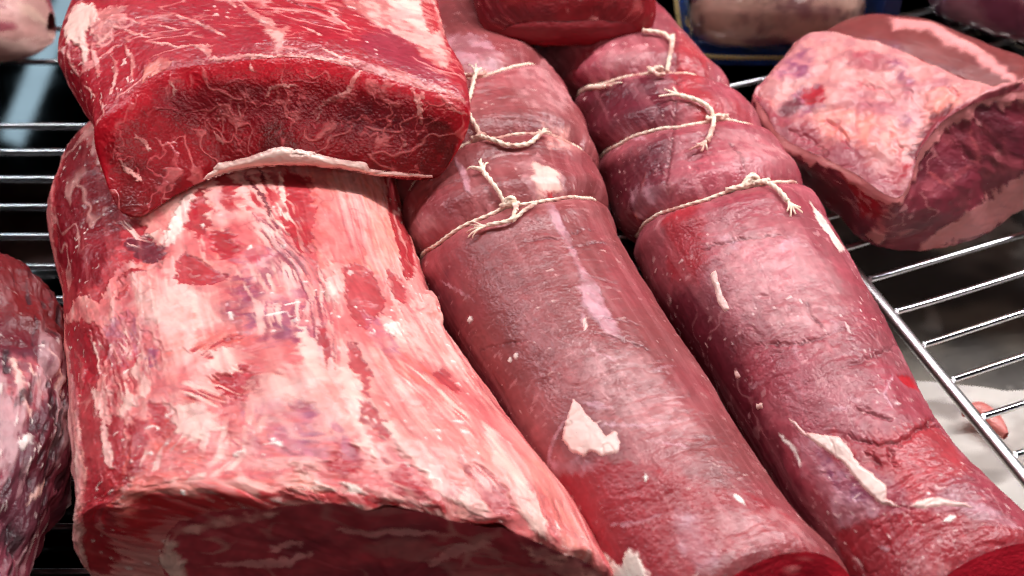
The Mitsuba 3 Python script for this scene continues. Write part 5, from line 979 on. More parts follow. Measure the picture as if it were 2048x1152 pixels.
CHUNK_MID = [(0.1606, 0.1859, 0.0450), (0.1470, 0.1747, 0.0380), (0.1513, 0.1525, 0.0360), (0.1613, 0.1334, 0.0340), (0.1814, 0.1081, 0.0340), (0.1950, 0.0837, 0.0340), (0.2081, 0.0689, 0.0300), (0.2334, 0.0687, 0.0360), (0.2633, 0.0877, 0.0420), (0.2822, 0.0974, 0.0450), (0.3077, 0.1064, 0.0450), (0.3499, 0.1261, 0.0400), (0.3686, 0.1900, 0.0400), (0.3108, 0.1559, 0.0600), (0.2889, 0.1524, 0.0600), (0.2648, 0.1653, 0.0600), (0.2363, 0.1903, 0.0600), (0.2108, 0.2034, 0.0600), (0.1880, 0.2132, 0.0550)]
CHUNK_BOT = [(0.1815, 0.2162, 0.0020), (0.1692, 0.1977, 0.0020), (0.1682, 0.1773, 0.0020), (0.1756, 0.1502, 0.0020), (0.1915, 0.1220, 0.0020), (0.2004, 0.1016, 0.0020), (0.2122, 0.0832, 0.0020), (0.2446, 0.0823, 0.0020), (0.2781, 0.0928, 0.0020), (0.2972, 0.1038, 0.0020), (0.3225, 0.1197, 0.0020), (0.3646, 0.1383, 0.0020), (0.3850, 0.2082, 0.0020), (0.3412, 0.2162, 0.0020), (0.3182, 0.2162, 0.0020), (0.2915, 0.2296, 0.0020), (0.2580, 0.2462, 0.0020), (0.2296, 0.2574, 0.0020), (0.2016, 0.2518, 0.0020)]

U1 = np.linspace(0, 1, 4001)


def upar(n, front=0.0):
    """n parameters from 0 to 1, denser near 0"""
    w = 1 + front * np.exp(-U1 / 0.03)
    k = np.concatenate([[0], np.cumsum((w[1:] + w[:-1]) / 2)])
    return np.interp(np.linspace(0, 1, n), k / k[-1], U1)


rib_rings = roll_rings(RIB, 96, 0.030)
for k, w in enumerate((1.0, 1.0, 0.7)):
    q = rib_rings[k]
    q += w * 0.0030 * np.stack([nz(q[:, 0] * 60, q[:, 2] * 60, 210 + j, 3) for j in range(3)], 1)
    q += w * 0.0012 * np.stack([nz(q[:, 0] * 220, q[:, 2] * 220, 215 + j, 2) for j in range(3)], 1)
    q[:, 2] = np.maximum(q[:, 2], 0.0005)
rib = loft(rib_rings, upar(nn(660), 1.0), vspace(nn(600), 0.54, 4.0))
mroll = loft(roll_rings(M_ROLL, tilt=0.042), upar(nn(640)), vspace(nn(420), 0.54, 2.5))
nroll = loft(roll_rings(N_ROLL, tilt=0.042), upar(nn(640)), vspace(nn(420), 0.5, 2.5))
aged = loft(roll_rings(AGED), upar(nn(300)), vspace(nn(300), 0.65, 2.5))
slab = loft(roll_rings(SLAB), upar(nn(160)), vspace(nn(160), 0.6, 1.0))
corner = loft(roll_rings(CORNER), upar(nn(160)), vspace(nn(160), 0.6, 1.0))
dark = loft(roll_rings(DARK), upar(nn(200), 1.0), vspace(nn(240), 0.5, 1.5))
pack = loft(roll_rings(PACK), upar(nn(180)), vspace(nn(180), 0.5, 1.5))
bagged = loft(roll_rings(BAGGED), upar(nn(180)), vspace(nn(180), 0.5, 1.5))

rim = resample_closed(STEAK_RIM, 72)


def steak_ring(y, mix_y, xl, xr, ztop, dz, lift):
    r = rim.copy()
    x0, x1 = rim[:, 0].min(), rim[:, 0].max()
    r[:, 0] = xl + (rim[:, 0] - x0) / (x1 - x0) * (xr - xl)
    r[:, 1] = y + (rim[:, 1] - rim[:, 1].mean()) * mix_y
    r[:, 2] = np.maximum(rim[:, 2] * (1 - lift) + lift * (ztop - (0.1475 - rim[:, 2]) * 1.05), 0.0) + dz
    return r


ym = rim[:, 1].mean()
steak = loft([rim * [1, 1, 1] + [0, 0, 0], steak_ring(ym + 0.004, 1.0, -0.2140, -0.0218, 0, 0.0015, 0), steak_ring(ym + 0.014, 0.95, -0.2165, -0.0225, 0, 0.0025, 0),
              steak_ring(ym + 0.038, 0.7, -0.2290, -0.0260, 0.149, 0, 0.7), steak_ring(0.112, 0.4, -0.2480, -0.0350, 0.149, 0, 1), steak_ring(0.165, 0.3, -0.2530, -0.0440, 0.147, 0, 1),
              steak_ring(0.235, 0.2, -0.2450, -0.0600, 0.142, 0, 1)], upar(nn(420), 1.0), vspace(nn(620), 0.5, 1.5))
face = ruled(between(rim, STEAK_RIM[6], STEAK_RIM[21], False), between(rim, STEAK_RIM[6], STEAK_RIM[21]), nn(230), nn(720), lambda t: 0.0035 * (1 - np.abs(2 * t - 1) ** 5) - 0.0022 * np.sin(np.pi * t) ** 2, (0, -0.9, 0.43))
rib_face = cap(resample_closed(rib_rings[0], 420), nn(240), lambda r: 0.002 * (1 - r ** 8) - 0.006 * (1 - r ** 2), (0, -1, 0.30))
m_face = cap(roll_rings(M_ROLL, tilt=0.042)[0], nn(120), lambda r: 0.004 * (1 - r ** 3), (0.36, -0.84, 0.42))
n_face = cap(roll_rings(N_ROLL, tilt=0.042)[0], nn(120), lambda r: 0.004 * (1 - r ** 3), (0.36, -0.84, 0.42))
ctop, cmid, cbot = (resample_closed(q, 160) for q in (CHUNK_TOP, CHUNK_MID, CHUNK_BOT))
for q, k in ((ctop, 0.0022), (cmid, 0.0030), (cbot, 0.0028)):
    q += k * np.stack([nz(q[:, 0] * 70, q[:, 1] * 70, j, 3, q[:, 2] * 20) for j in (201, 202, 203)], 1) * [1, 1, 0.6]
    q[:, 2] = np.maximum(q[:, 2], 0.001)
ctop2 = ctop.mean(0) + (ctop - ctop.mean(0)) * [0.985, 0.985, 1] + [0, 0, 0.004]
chunk = loft([cbot, cmid, ctop, ctop2], np.linspace(0, 1, nn(260)), np.arange(nn(520)) / nn(520), stations=[0, 0.5, 0.93, 1])
chunk_top = ruled(between(ctop2, ctop2[np.abs(ctop2 - np.array(CHUNK_TOP[1])).sum(1).argmin()], ctop2[np.abs(ctop2 - np.array(CHUNK_TOP[11])).sum(1).argmin()]),
                  between(ctop2, ctop2[np.abs(ctop2 - np.array(CHUNK_TOP[1])).sum(1).argmin()], ctop2[np.abs(ctop2 - np.array(CHUNK_TOP[11])).sum(1).argmin()], False),
                  nn(200), nn(420), lambda t: 0.0045 * (1 - np.abs(2 * t - 1) ** 3), (0, 0.2, 1), up=(0, 1, 0))
SHEETS = dict(rib=rib, mroll=mroll, nroll=nroll, aged=aged, slab=slab, corner=corner, dark=dark, pack=pack, bagged=bagged, steak=steak, face=face, rib_face=rib_face, m_face=m_face, n_face=n_face, chunk=chunk, chunk_top=chunk_top)


def grain(s, seed, freq=260, amt=0.10, hue=0.05):
    """unevenness of the flesh's own colour, down to the fibres"""
    p = s.P0
    a = meshkit.fbm(p * freq, 3, seed) * 2 - 1
    b = meshkit.fbm(p * freq * 0.25, 3, seed + 50) * 2 - 1
    s.col *= (1 + amt * a + amt * 0.9 * b)[..., None]
    s.col *= 1 + hue * (meshkit.fbm(p * freq * 0.4, 2, seed + 90) * 2 - 1)[..., None] * np.array([-0.2, 1.0, 0.8])


def fibres(s, seed, ku, kv, amt, height, warp=0.004, rot=0.0):
    """long muscle fibres or fine folds: noise stretched in one direction of the flat coordinates"""
    c, n = math.cos(rot), math.sin(rot)
    u, v = s.U * c - s.V * n, s.U * n + s.V * c
    w = warp * nz(u * 40, v * 40, seed + 3, 2)
    f = nz((u + w) * ku, (v + w) * kv, seed, 3)
    s.col *= (1 + amt * f)[..., None]
    s.disp += height * f
    return f


def patches(s, seed, freq, lo, hi, color, amount=1.0, ku=1.0, kv=1.0, height=0.0, within=None):
    n = nz(s.U * freq * ku, s.V * freq * kv, seed, 4)
    m = sst(lo, hi, n)
    if within is not None:
        m = m * within
    s.lay(m, color, amount)
    s.disp += height * m


def veins(s, seed, freq, width, color, amount=0.8, ku=1.0, kv=1.0, gate=0.35, height=0.0):
    """thin branching seams of fat: the zero line of a noise, broken up by another"""
    w1, w2 = nz(s.U * freq * 1.7, s.V * freq * 1.7, seed + 4, 2) * 0.35, nz(s.U * freq * 1.7 + 9, s.V * freq * 1.7, seed + 5, 2) * 0.35
    n = nz(s.U * freq * ku + w1, s.V * freq * kv + w2, seed, 2)
    g = sst(gate - 0.25, gate + 0.25, nz(s.U * freq * 0.6, s.V * freq * 0.6, seed + 8, 2))
    m = np.clip(1 - np.abs(n) / (width * (0.4 + g)), 0, 1) ** 0.7 * g
    s.lay(m, color, amount)
    s.disp += height * m


def pinch(s, lines, depth, width):
    """the flesh drawn in under each loop of twine, swelling between"""
    for ln in lines:
        ln = np.asarray(ln, float)
        o = np.argsort(ln[:, 1])
        uu = np.interp(s.V, ln[o, 1], ln[o, 0])
        d = s.U - uu
        s.disp -= depth * (0.75 * np.exp(-(d / width) ** 2) + 0.4 * np.exp(-(d / (width * 0.3)) ** 2))
        s.disp += depth * 0.35 * np.exp(-((np.abs(d) - 2.0 * width) / width) ** 2)
        k = nz(s.V * 230, s.U * 25, 5, 2)
        s.disp += depth * 0.22 * k * np.exp(-(d / (width * 1.1)) ** 2)
        s.col *= (1 - 0.18 * np.exp(-(d / (width * 0.35)) ** 2))[..., None]  # shade in the twine crease, put into the colour


def flecks(s, seed, freq, lo, color, amount=0.8, height=0.0002, within=1.0):  # pale specks of fat and wet sparkles, the glints painted into the colour
    n = meshkit.noise(np.stack([s.U * freq, s.V * freq, s.U * 0], -1), seed)
    m = sst(lo, lo + 0.08, n) * sst(-0.1, 0.3, nz(s.U * 40, s.V * 40, seed + 1, 2)) * within
    s.lay(m, color, amount)
    s.disp += height * m


LINES = {}
LINES['fat_strip'] = [[0.0403, -0.01716], [0.03588, -0.01328], [0.03139, -0.00909], [0.02425, -0.00776], [0.01695, -0.00634], [0.0106, -0.00398], [0.00426, -0.00175], [-0.00145, -0.00025], [-0.00992, -0.00168], [-0.01837, -0.00319], [-0.02849, -0.00689], [-0.03677, -0.00837], [-0.04524, -0.00976], [-0.04625, -0.01311], [-0.05425, -0.01416], [-0.06227, -0.01523], [-0.07106, -0.01639], [-0.07988, -0.01758], [-0.07927, -0.01965], [-0.07238, -0.01877], [-0.06547, -0.01847], [-0.05856, -0.0178], [-0.05172, -0.01743], [-0.04264, -0.01542], [-0.03372, -0.01358], [-0.02591, -0.01218], [-0.01855, -0.01123], [-0.01086, -0.01063], [-0.00383, -0.01051], [0.00333, -0.01074], [0.01024, -0.01135], [0.01874, -0.01244], [0.02722, -0.01405], [0.03384, -0.01582]]
LINES['m1'] = [[0.26673, 0.07369], [0.25606, 0.095], [0.25145, 0.11158], [0.25056, 0.121], [0.24914, 0.12945], [0.2486, 0.1363], [0.25029, 0.14314], [0.24908, 0.14841], [0.24805, 0.15335], [0.24861, 0.16157], [0.25083, 0.17224], [0.25487, 0.18452], [0.26689, 0.20245]]
LINES['m2'] = [[0.30168, 0.11975], [0.30271, 0.13026], [0.30534, 0.14085], [0.305, 0.14907], [0.30735, 0.15562], [0.30763, 0.16316], [0.31002, 0.17215], [0.30814, 0.18344], [0.30998, 0.19668], [0.30522, 0.20371]]
LINES['m3'] = [[0.3744, 0.12837], [0.37019, 0.13941], [0.36574, 0.14921], [0.37163, 0.1614], [0.37769, 0.17156], [0.38449, 0.18343], [0.38669, 0.1956], [0.37769, 0.19787], [0.36112, 0.19869]]
LINES['knot_m1'] = [[0.25057, 0.14497]]
LINES['m1a'] = {'at': [[0.25069, 0.14382], [0.25567, 0.14275], [0.26114, 0.14086], [0.26846, 0.13943]], 'r': [0.0012, 0.0013, 0.0016], 'lift': [0.002, 0.003, 0.0035, 0.003], 'fray': 9}
LINES['m1b'] = {'at': [[0.25068, 0.14681], [0.23964, 0.14576], [0.23357, 0.14311], [0.23266, 0.13873], [0.23458, 0.13422], [0.23528, 0.13169]], 'r': 0.0013, 'lift': [0.002, 0.003, 0.003, 0.0025], 'fray': 7}
LINES['m1c'] = {'at': [[0.23256, 0.14175], [0.23515, 0.14689], [0.23866, 0.15097], [0.24285, 0.15485]], 'r': 0.0012, 'lift': 0.0022}
LINES['m1d'] = {'at': [[0.25075, 0.14093], [0.25112, 0.14468], [0.25025, 0.14962], [0.23686, 0.14499]], 'r': 0.0014, 'lift': 0.0025}
LINES['knot_m2'] = [[0.30455, 0.14141]]
LINES['m2a'] = {'at': [[0.30462, 0.1414], [0.3101, 0.14169], [0.3167, 0.13972], [0.32507, 0.13924], [0.33608, 0.14104], [0.34768, 0.14397], [0.35607, 0.14591]], 'r': 0.0014, 'lift': [0.002, 0.003, 0.003, 0.003], 'fray': 6}
LINES['m2b'] = {'at': [[0.3018, 0.14194], [0.29277, 0.14539], [0.2894, 0.14878], [0.28791, 0.15184], [0.28697, 0.15492], [0.28938, 0.1606], [0.2956, 0.16557]], 'r': 0.0015, 'lift': 0.0025, 'fray': 5}
LINES['m2c'] = {'at': [[0.38256, 0.13416], [0.37689, 0.13822], [0.37158, 0.14202], [0.35844, 0.14458], [0.36531, 0.14741], [0.3691, 0.15072]], 'r': 0.0015, 'lift': 0.0025}
LINES['n1'] = [[0.2878, 0.05225], [0.27592, 0.06927], [0.26861, 0.08262], [0.26022, 0.09951], [0.25493, 0.10908], [0.25178, 0.11756], [0.25173, 0.12434], [0.25179, 0.1307], [0.25205, 0.13607], [0.2528, 0.14167], [0.25358, 0.1484], [0.25529, 0.15687], [0.26412, 0.17959]]
LINES['n2'] = [[0.35479, 0.0575], [0.34101, 0.07478], [0.33013, 0.08882], [0.32527, 0.09912], [0.31898, 0.10912], [0.31497, 0.11797], [0.31184, 0.12607], [0.30857, 0.13685], [0.30873, 0.14286], [0.31073, 0.15107], [0.30944, 0.15962], [0.31354, 0.17347]]
LINES['n3'] = [[0.40957, 0.06817], [0.38873, 0.08726], [0.37807, 0.10199], [0.37383, 0.11247], [0.36748, 0.12191], [0.36559, 0.13021], [0.36126, 0.13655], [0.35934, 0.14398], [0.35629, 0.15179], [0.35294, 0.1584], [0.35394, 0.16911]]
LINES['knot_n1'] = [[0.25409, 0.14201]]
LINES['n1a'] = {'at': [[0.25147, 0.13066], [0.25319, 0.13643], [0.25649, 0.1406], [0.25799, 0.14372], [0.25424, 0.14494]], 'r': 0.0015, 'lift': 0.0028}
LINES['n1b'] = {'at': [[0.25409, 0.14201], [0.24982, 0.14509], [0.2527, 0.15272]], 'r': 0.0015, 'lift': 0.0028}
LINES['n1c'] = {'at': [[0.25324, 0.14399], [0.25041, 0.14676], [0.24383, 0.14702], [0.23498, 0.14832], [0.22936, 0.1493]], 'r': [0.0013, 0.0016], 'lift': 0.0028, 'fray': 7}
LINES['knot_n2'] = [[0.30872, 0.14357]]
LINES['n2a'] = {'at': [[0.30907, 0.1428], [0.31338, 0.14253], [0.31752, 0.1404], [0.32059, 0.13693], [0.32543, 0.13337]], 'r': [0.0013, 0.0017], 'lift': 0.0028, 'fray': 4}
LINES['n2b'] = {'at': [[0.30682, 0.14276], [0.29414, 0.13728], [0.28787, 0.13429], [0.28438, 0.13178]], 'r': [0.0012, 0.0017], 'lift': 0.0028, 'fray': 7}
LINES['n2c'] = {'at': [[0.30907, 0.1428], [0.31087, 0.14796], [0.30731, 0.15068]], 'r': 0.0015, 'lift': 0.0028}
LINES['knot_n3'] = [[0.36273, 0.1325]]
LINES['n3a'] = {'at': [[0.36361, 0.13445], [0.36466, 0.13167], [0.35764, 0.12886], [0.34871, 0.12965], [0.34773, 0.1327]], 'r': 0.0014, 'lift': 0.0026}
LINES['n3b'] = {'at': [[0.36232, 0.13786], [0.36804, 0.14052], [0.37667, 0.14447], [0.38848, 0.15019]], 'r': [0.0014, 0.0019], 'lift': 0.0028}
LINES['n3c'] = {'at': [[0.39789, 0.13609], [0.39448, 0.14195], [0.391, 0.14673], [0.38398, 0.14637]], 'r': [0.0016, 0.0013], 'lift': 0.0028}
LINES['n3d'] = {'at': [[0.40332, 0.07529], [0.38405, 0.0893], [0.37306, 0.09726], [0.36519, 0.1029]], 'r': 0.0015, 'lift': 0.0028}
LINES['mf1'] = [[0.11612, 0.11558], [0.12114, 0.12104], [0.12525, 0.12599], [0.11939, 0.12712], [0.11268, 0.12769], [0.10381, 0.12961], [0.09915, 0.12972], [0.09901, 0.13452], [0.09177, 0.13367], [0.08723, 0.12979], [0.09011, 0.1234], [0.09609, 0.11951], [0.09674, 0.11522], [0.10343, 0.11103], [0.11073, 0.11062]]
LINES['mf2'] = [[0.16162, 0.14715], [0.16259, 0.14927], [0.15626, 0.14757], [0.15459, 0.14488]]
LINES['nf1'] = [[0.20356, 0.10322], [0.20315, 0.10691], [0.1959, 0.10473], [0.18905, 0.10247], [0.18056, 0.10132], [0.18067, 0.09769], [0.18743, 0.09834], [0.19439, 0.10065]]
LINES['nf2'] = [[0.11552, 0.09761], [0.11045, 0.10054], [0.10208, 0.10246], [0.09766, 0.10847], [0.09079, 0.1166], [0.08203, 0.11692], [0.07361, 0.11671], [0.06562, 0.11851], [0.05736, 0.11997], [0.05198, 0.11582], [0.04404, 0.11899], [0.05193, 0.11139], [0.06208, 0.11013], [0.07004, 0.11028], [0.07779, 0.1102], [0.08532, 0.1079], [0.09222, 0.10528], [0.10375, 0.10011]]
LINES['nf3'] = [[0.04291, 0.12033], [0.04213, 0.12779], [0.03849, 0.13516], [0.03402, 0.1385], [0.02951, 0.1421], [0.02479, 0.1442], [0.02853, 0.13922], [0.03254, 0.13463], [0.03637, 0.12665]]
LINES['nf4'] = [[0.13235, 0.08504], [0.1296, 0.08947], [0.12719, 0.08779], [0.13017, 0.08337]]
LINES['nf5'] = [[0.15529, 0.08386], [0.15255, 0.08596], [0.14878, 0.08541], [0.1513, 0.08247]]


def put_flake(key, s, poly, thick, color, seed, label=None, bsdf='fat_skin', warp=0.0012):
    v, f, x, y, d = flake(s, poly, thick, seed, warp=warp)
    edge = sst(-0.0022, 0.0002, d + 0.0006 * nz(x * 500, y * 500, seed + 1, 2))[:, None]
    color = np.asarray(color) * (1 - 0.55 * edge) + rgb(206, 120, 120) * 0.55 * edge
    c = np.asarray(color) * (1 + 0.10 * nz(x * 300, y * 300, seed, 3) + 0.06 * nz(x * 70, y * 70, seed + 3, 2))[:, None]
    scene[key] = mikit.ply((v, f), bsdf, smooth=True, uv=np.stack([x, y], 1), color=np.clip(c, 0.01, 0.93))
    if label:
        tag(key, label)


def loop(key, s, line, r=0.0009, lift=0.0010):
    """a loop of twine round a roll: along the traced line over the top, and on underneath"""
    ln = np.asarray(line, float)
    ln = ln[np.argsort(ln[:, 1])]
    vmax = s.V.max() + (s.V[0, 1] - s.V[0, 0])
    v = np.linspace(ln[0, 1], ln[-1, 1], 80)
    u = np.interp(v, ln[:, 1], ln[:, 0])
    rest = vmax - (ln[-1, 1] - ln[0, 1])
    v2 = ln[-1, 1] + np.linspace(0, rest, 122)[1:-1]
    u2 = np.linspace(ln[-1, 0], ln[0, 0], 122)[1:-1]
    uu, vv = np.concatenate([u, u2]), np.mod(np.concatenate([v, v2]), vmax)
    p = s.at(uu, vv, np.full(len(uu), lift))
    k = np.ones(5) / 5
    q = np.vstack([p[-2:], p, p[:2]])
    p = np.stack([np.convolve(q[:, c], k, 'valid') for c in range(3)], 1)
    p = np.vstack([p, p[:1]])
    scene[key] = mikit.ply(tube(p, r, 9, 3, 0.0045), 'twine_fibre', smooth=True)


def strand(s, line, r=0.0013, lifts=0.0012, fray=0, seed=0, ends=(0.7, 1.0)):
    """a loose piece of twine lying on the flesh, its end teased into threads"""
    ln = np.asarray(line, float)
    n = len(ln)
    t = np.linspace(0, 1, 4 * n)
    u, v = np.interp(t, np.linspace(0, 1, n), ln[:, 0]), np.interp(t, np.linspace(0, 1, n), ln[:, 1])
    lf = np.interp(t, np.linspace(0, 1, np.size(lifts)), np.ravel(lifts)) if np.size(lifts) > 1 else np.full(len(t), lifts)
    p = s.at(u, v, lf)
    for _ in range(2):
        p[1:-1] = (p[:-2] + 2 * p[1:-1] + p[2:]) / 4
    ms = [tube(p, r, 9, 3, 0.0045)]
    g = np.random.default_rng(seed)
    r = float(np.ravel(r)[-1])
    if fray:
        d = p[-1] - p[-4]
        d /= np.linalg.norm(d)
        side = np.cross(d, [0, 0, 1.0])
        side /= np.linalg.norm(side)
        L = g.uniform(0.006, 0.0115, fray)
        for i in range(fray):
            a = (i - (fray - 1) / 2) / max(1, fray - 1) * 1.5 + g.normal(0, 0.12)
            e1 = p[-1] + d * L[i] * 0.5 + side * L[i] * 0.28 * a + [0, 0, g.uniform(0, 0.0012)]
            e2 = p[-1] + d * L[i] * (1 - 0.15 * abs(a)) + side * L[i] * 0.75 * a + [0, 0, g.uniform(-0.0015, 0.0015)]
            ms.append(tube([p[-2], p[-1] * 0.999 + e1 * 0.001, e1, e2], [r * 0.62, r * 0.55, r * 0.42, r * 0.36], 6, step=0.0007))
    return ms


def knot(s, at, r=0.0012, size=0.0026, lift=0.0014):
    """an overhand lump of twine"""
    a = np.linspace(0, 2 * np.pi * 1.6, 40)
    u = at[0] + size * (np.sin(a) + 0.3 * np.sin(2 * a))
    v = at[1] + size * 1.3 * np.cos(a)
    p = s.at(u, v, lift + 0.0012 * (1 + np.sin(1.5 * a)))
    for _ in range(6):
        p[1:-1] = (p[:-2] + 2 * p[1:-1] + p[2:]) / 4
    return [tube(p, r, 9, 3, 0.0045)]


def join(key, ms):
    scene[key] = mikit.ply(trimesh.util.concatenate(ms), 'twine_fibre', smooth=True)


# ------------------------------------------------------------------ 1. the big marbled roast
s = rib
s.col[:] = rgb(220, 118, 114)
s.disp += 0.0022 * nz(s.U * 22, s.V * 22, 1, 3) + 0.0009 * nz(s.U * 70, s.V * 70, 2, 3)
patches(s, 11, 30, -0.1, 0.35, rgb(238, 160, 148), 0.8)
patches(s, 12, 45, 0.0, 0.4, rgb(206, 90, 92), 0.7, 1.0, 2.0)
fibres(s, 13, 40, 260, 0.06, 0.00012, 0.006, 0.25)
s.paint(PAINT.get('rib', []), COLORS, 0.35, 1.6)
fatty = sst(0.10, 0.22, s.col[..., 1])
patches(s, 14, 60, 0.1, 0.5, rgb(240, 176, 164), 0.5, 0.7, 1.6, within=fatty)
patches(s, 21, 90, 0.05, 0.45, rgb(204, 84, 84), 0.5, 0.5, 2.2, within=fatty)
patches(s, 22, 34, 0.18, 0.40, rgb(190, 70, 76), 0.55, 0.30, 2.2, -0.0004, fatty)
patches(s, 23, 44, 0.18, 0.36, rgb(244, 184, 174), 0.45, 0.30, 2.2, 0.0003, fatty)
patches(s, 24, 40, 0.05, 0.40, rgb(172, 58, 72), 0.38, 0.25, 6.0, -0.0001, fatty)
patches(s, 25, 40, 0.05, 0.40, rgb(246, 190, 180), 0.34, 0.25, 7.0, 0.0001, fatty)
patches(s, 26, 40, 0.10, 0.45, rgb(206, 96, 98), 0.25, 0.25, 6.0, 0.0001, 1 - fatty)
flecks(s, 27, 420, 0.86, rgb(252, 226, 216), 0.85, 0.0003)
veins(s, 15, 55, 0.10, rgb(238, 170, 160), 0.6, 0.7, 1.3, 0.2, 0.0002)
veins(s, 16, 80, 0.08, rgb(150, 40, 52), 0.35, 0.7, 1.3, 0.25)
fibres(s, 17, 60, 560, 0.16, 0.00014, 0.004, 0.3)
fibres(s, 18, 500, 120, 0.05, 0.00008, 0.004, -0.2)
g = sst(0.70, 0.80, meshkit.noise(np.stack([s.U * 330, s.V * 330, s.U * 0], -1), 77))
s.disp += 0.0005 * nz(s.U * 160, s.V * 160, 19, 3)
grain(s, 20, 420, 0.13)
grain(s, 120, 140, 0.10)
s.put('marbled_roast__body', 'wet_flesh')
s = rib_face
s.col[:] = rgb(186, 60, 70)
patches(s, 31, 40, 0.0, 0.4, rgb(136, 38, 52), 0.8, 0.6, 1.5)
s.paint(PAINT.get('rib_face', []), COLORS)
veins(s, 32, 50, 0.12, rgb(214, 140, 132), 0.7, 1.0, 2.0, 0.15)
veins(s, 35, 40, 0.10, rgb(196, 120, 116), 0.6, 0.6, 2.2, 0.1)
fibres(s, 36, 200, 200, 0.2, 0.0003)
s.disp += 0.0024 * nz(s.U * 45, s.V * 45, 33, 4)
grain(s, 34)
s.put('marbled_roast__cut_face', 'dull_flesh')
tag('marbled_roast', 'big marbled beef roast with ragged pink fat, lying under the bright red slab', 'meat')
tag('marbled_roast__cut_face', 'dark hollow cut end with a pale lump of fat')

# ------------------------------------------------------------------ 2. bright red piece on top of it
s = steak
s.col[:] = rgb(164, 38, 48)
s.disp += 0.0016 * nz(s.U * 25, s.V * 25, 41, 3) * sst(0.0, 0.02, s.U)
patches(s, 42, 35, 0.0, 0.4, rgb(150, 26, 40), 0.6)
s.paint(PAINT.get('steak', []), COLORS)
veins(s, 43, 70, 0.09, rgb(236, 150, 145), 0.75, 1.6, 0.6, 0.15, 0.0002)
veins(s, 44, 120, 0.10, rgb(232, 140, 135), 0.6, 1.6, 0.6, 0.25, 0.0001)
fibres(s, 45, 380, 60, 0.10, 0.00014, 0.004, 0.12)
s.disp += (0.0005 * nz(s.U * 170, s.V * 170, 46, 3) + 0.00012 * nz(s.U * 420, s.V * 420, 47, 2)) * sst(0.0, 0.002, s.U)
flecks(s, 49, 380, 0.86, rgb(246, 190, 182), 0.8, 0.0003)
grain(s, 48, 420, 0.16)
grain(s, 148, 130, 0.12)
s.put('bright_red_steak__body', 'wet_flesh')
s = face
s.col[:] = rgb(140, 11, 23)
patches(s, 51, 60, -0.1, 0.5, rgb(88, 5, 14), 0.8)
r_edge = s.t
s.lay(sst(0.72, 0.86, s.t + 0.10 * nz(s.U * 60, s.V * 60, 57, 3)), rgb(180, 18, 33), 0.9)  # upper rim painted brighter, as lit where the edge rounds upward
s.paint(PAINT.get('face', []), COLORS)
veins(s, 52, 95, 0.06, rgb(216, 108, 106), 0.65, 1.0, 0.8, 0.08, 0.0002)
veins(s, 58, 60, 0.045, rgb(220, 116, 112), 0.55, 0.8, 1.4, 0.1, 0.0002)
veins(s, 53, 150, 0.09, rgb(206, 88, 90), 0.6, 1.0, 0.8, 0.25, 0.0001)
s.disp += (0.0007 * nz(s.U * 90, s.V * 90, 54, 4) + 0.00012 * nz(s.U * 300, s.V * 300, 55, 3)) * sst(1.0, 0.95, s.t) * sst(0, 0.05, s.t)
grain(s, 56, 420, 0.14)
grain(s, 156, 120, 0.12)
s.put('bright_red_steak__cut_face', 'cut_flesh')
put_flake('bright_red_steak__fat_strip', face, LINES['fat_strip'], 0.0018, rgb(240, 205, 190), 3, 'pale curved strip of fat along the lower edge', warp=0.0006) if 'fat_strip' in LINES else None
tag('bright_red_steak', 'thick bright red beef slab with marbled cut face, lying across the big marbled roast', 'meat')
tag('bright_red_steak__cut_face', 'glossy deep red cut face laced with thin white marbling')

# ------------------------------------------------------------------ 3. middle tied roll
s = mroll
mtw = [LINES[k] for k in ('m1', 'm2', 'm3') if k in LINES]
s.col[:] = rgb(138, 66, 67)
sm = sst(0.045, 0.085, s.U)
s.disp += 0.0016 * nz(s.U * 24, s.V * 24, 61, 3)
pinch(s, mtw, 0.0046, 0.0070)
patches(s, 62, 28, -0.2, 0.4, rgb(150, 62, 68), 0.7)
patches(s, 63, 40, 0.0, 0.5, rgb(176, 96, 98), 0.5)
s.paint(PAINT.get('mroll', []), COLORS)
f = fibres(s, 64, 300, 55, 0.07, 0.00018, 0.010, -0.15)
s.disp -= 0.0005 * np.clip(1 - np.abs(nz(s.U * 130, s.V * 34, 65, 3)) * 9, 0, 1) * sst(0.0, 0.4, nz(s.U * 25, s.V * 25, 66, 2))
veins(s, 67, 60, 0.05, rgb(205, 140, 142), 0.25, 1.4, 0.8, 0.3, 0.0001)
patches(s, 68, 260, 0.42, 0.65, rgb(214, 150, 150), 0.35, 1.6, 0.7)
s.disp -= 0.00032 * sm * np.clip(1 - np.abs(nz(s.U * 210, s.V * 45, 165, 3)) * 6, 0, 1) * sst(0.0, 0.4, nz(s.U * 20, s.V * 20, 166, 2))
s.disp -= 0.00014 * sm * np.clip(1 - np.abs(nz(s.U * 160, s.V * 230, 167, 3)) * 5, 0, 1) * sst(0.0, 0.4, nz(s.U * 35, s.V * 35, 168, 2))
s.disp += 0.00014 * nz(s.U * 230, s.V * 230, 69, 3)
fibres(s, 71, 30, 520, 0.15, 0.00010, 0.006, 0.05)
patches(s, 75, 40, 0.1, 0.5, rgb(196, 120, 122), 0.2, 0.2, 6.0)
flecks(s, 76, 420, 0.90, rgb(232, 190, 184), 0.7)
grain(s, 70, 420, 0.13)
grain(s, 171, 150, 0.10)
s.put('middle_tied_roll__body', 'membrane')
s = m_face
s.col[:] = rgb(186, 26, 42)
patches(s, 77, 60, -0.1, 0.4, rgb(140, 16, 30), 0.7)
s.paint(PAINT.get('m_face', []), COLORS)
veins(s, 72, 70, 0.09, rgb(225, 120, 120), 0.7, 1, 1, 0.2)
veins(s, 78, 110, 0.08, rgb(230, 140, 138), 0.7, 1, 1, 0.1)
s.disp += 0.0014 * nz(s.U * 80, s.V * 80, 73, 4)
grain(s, 74)
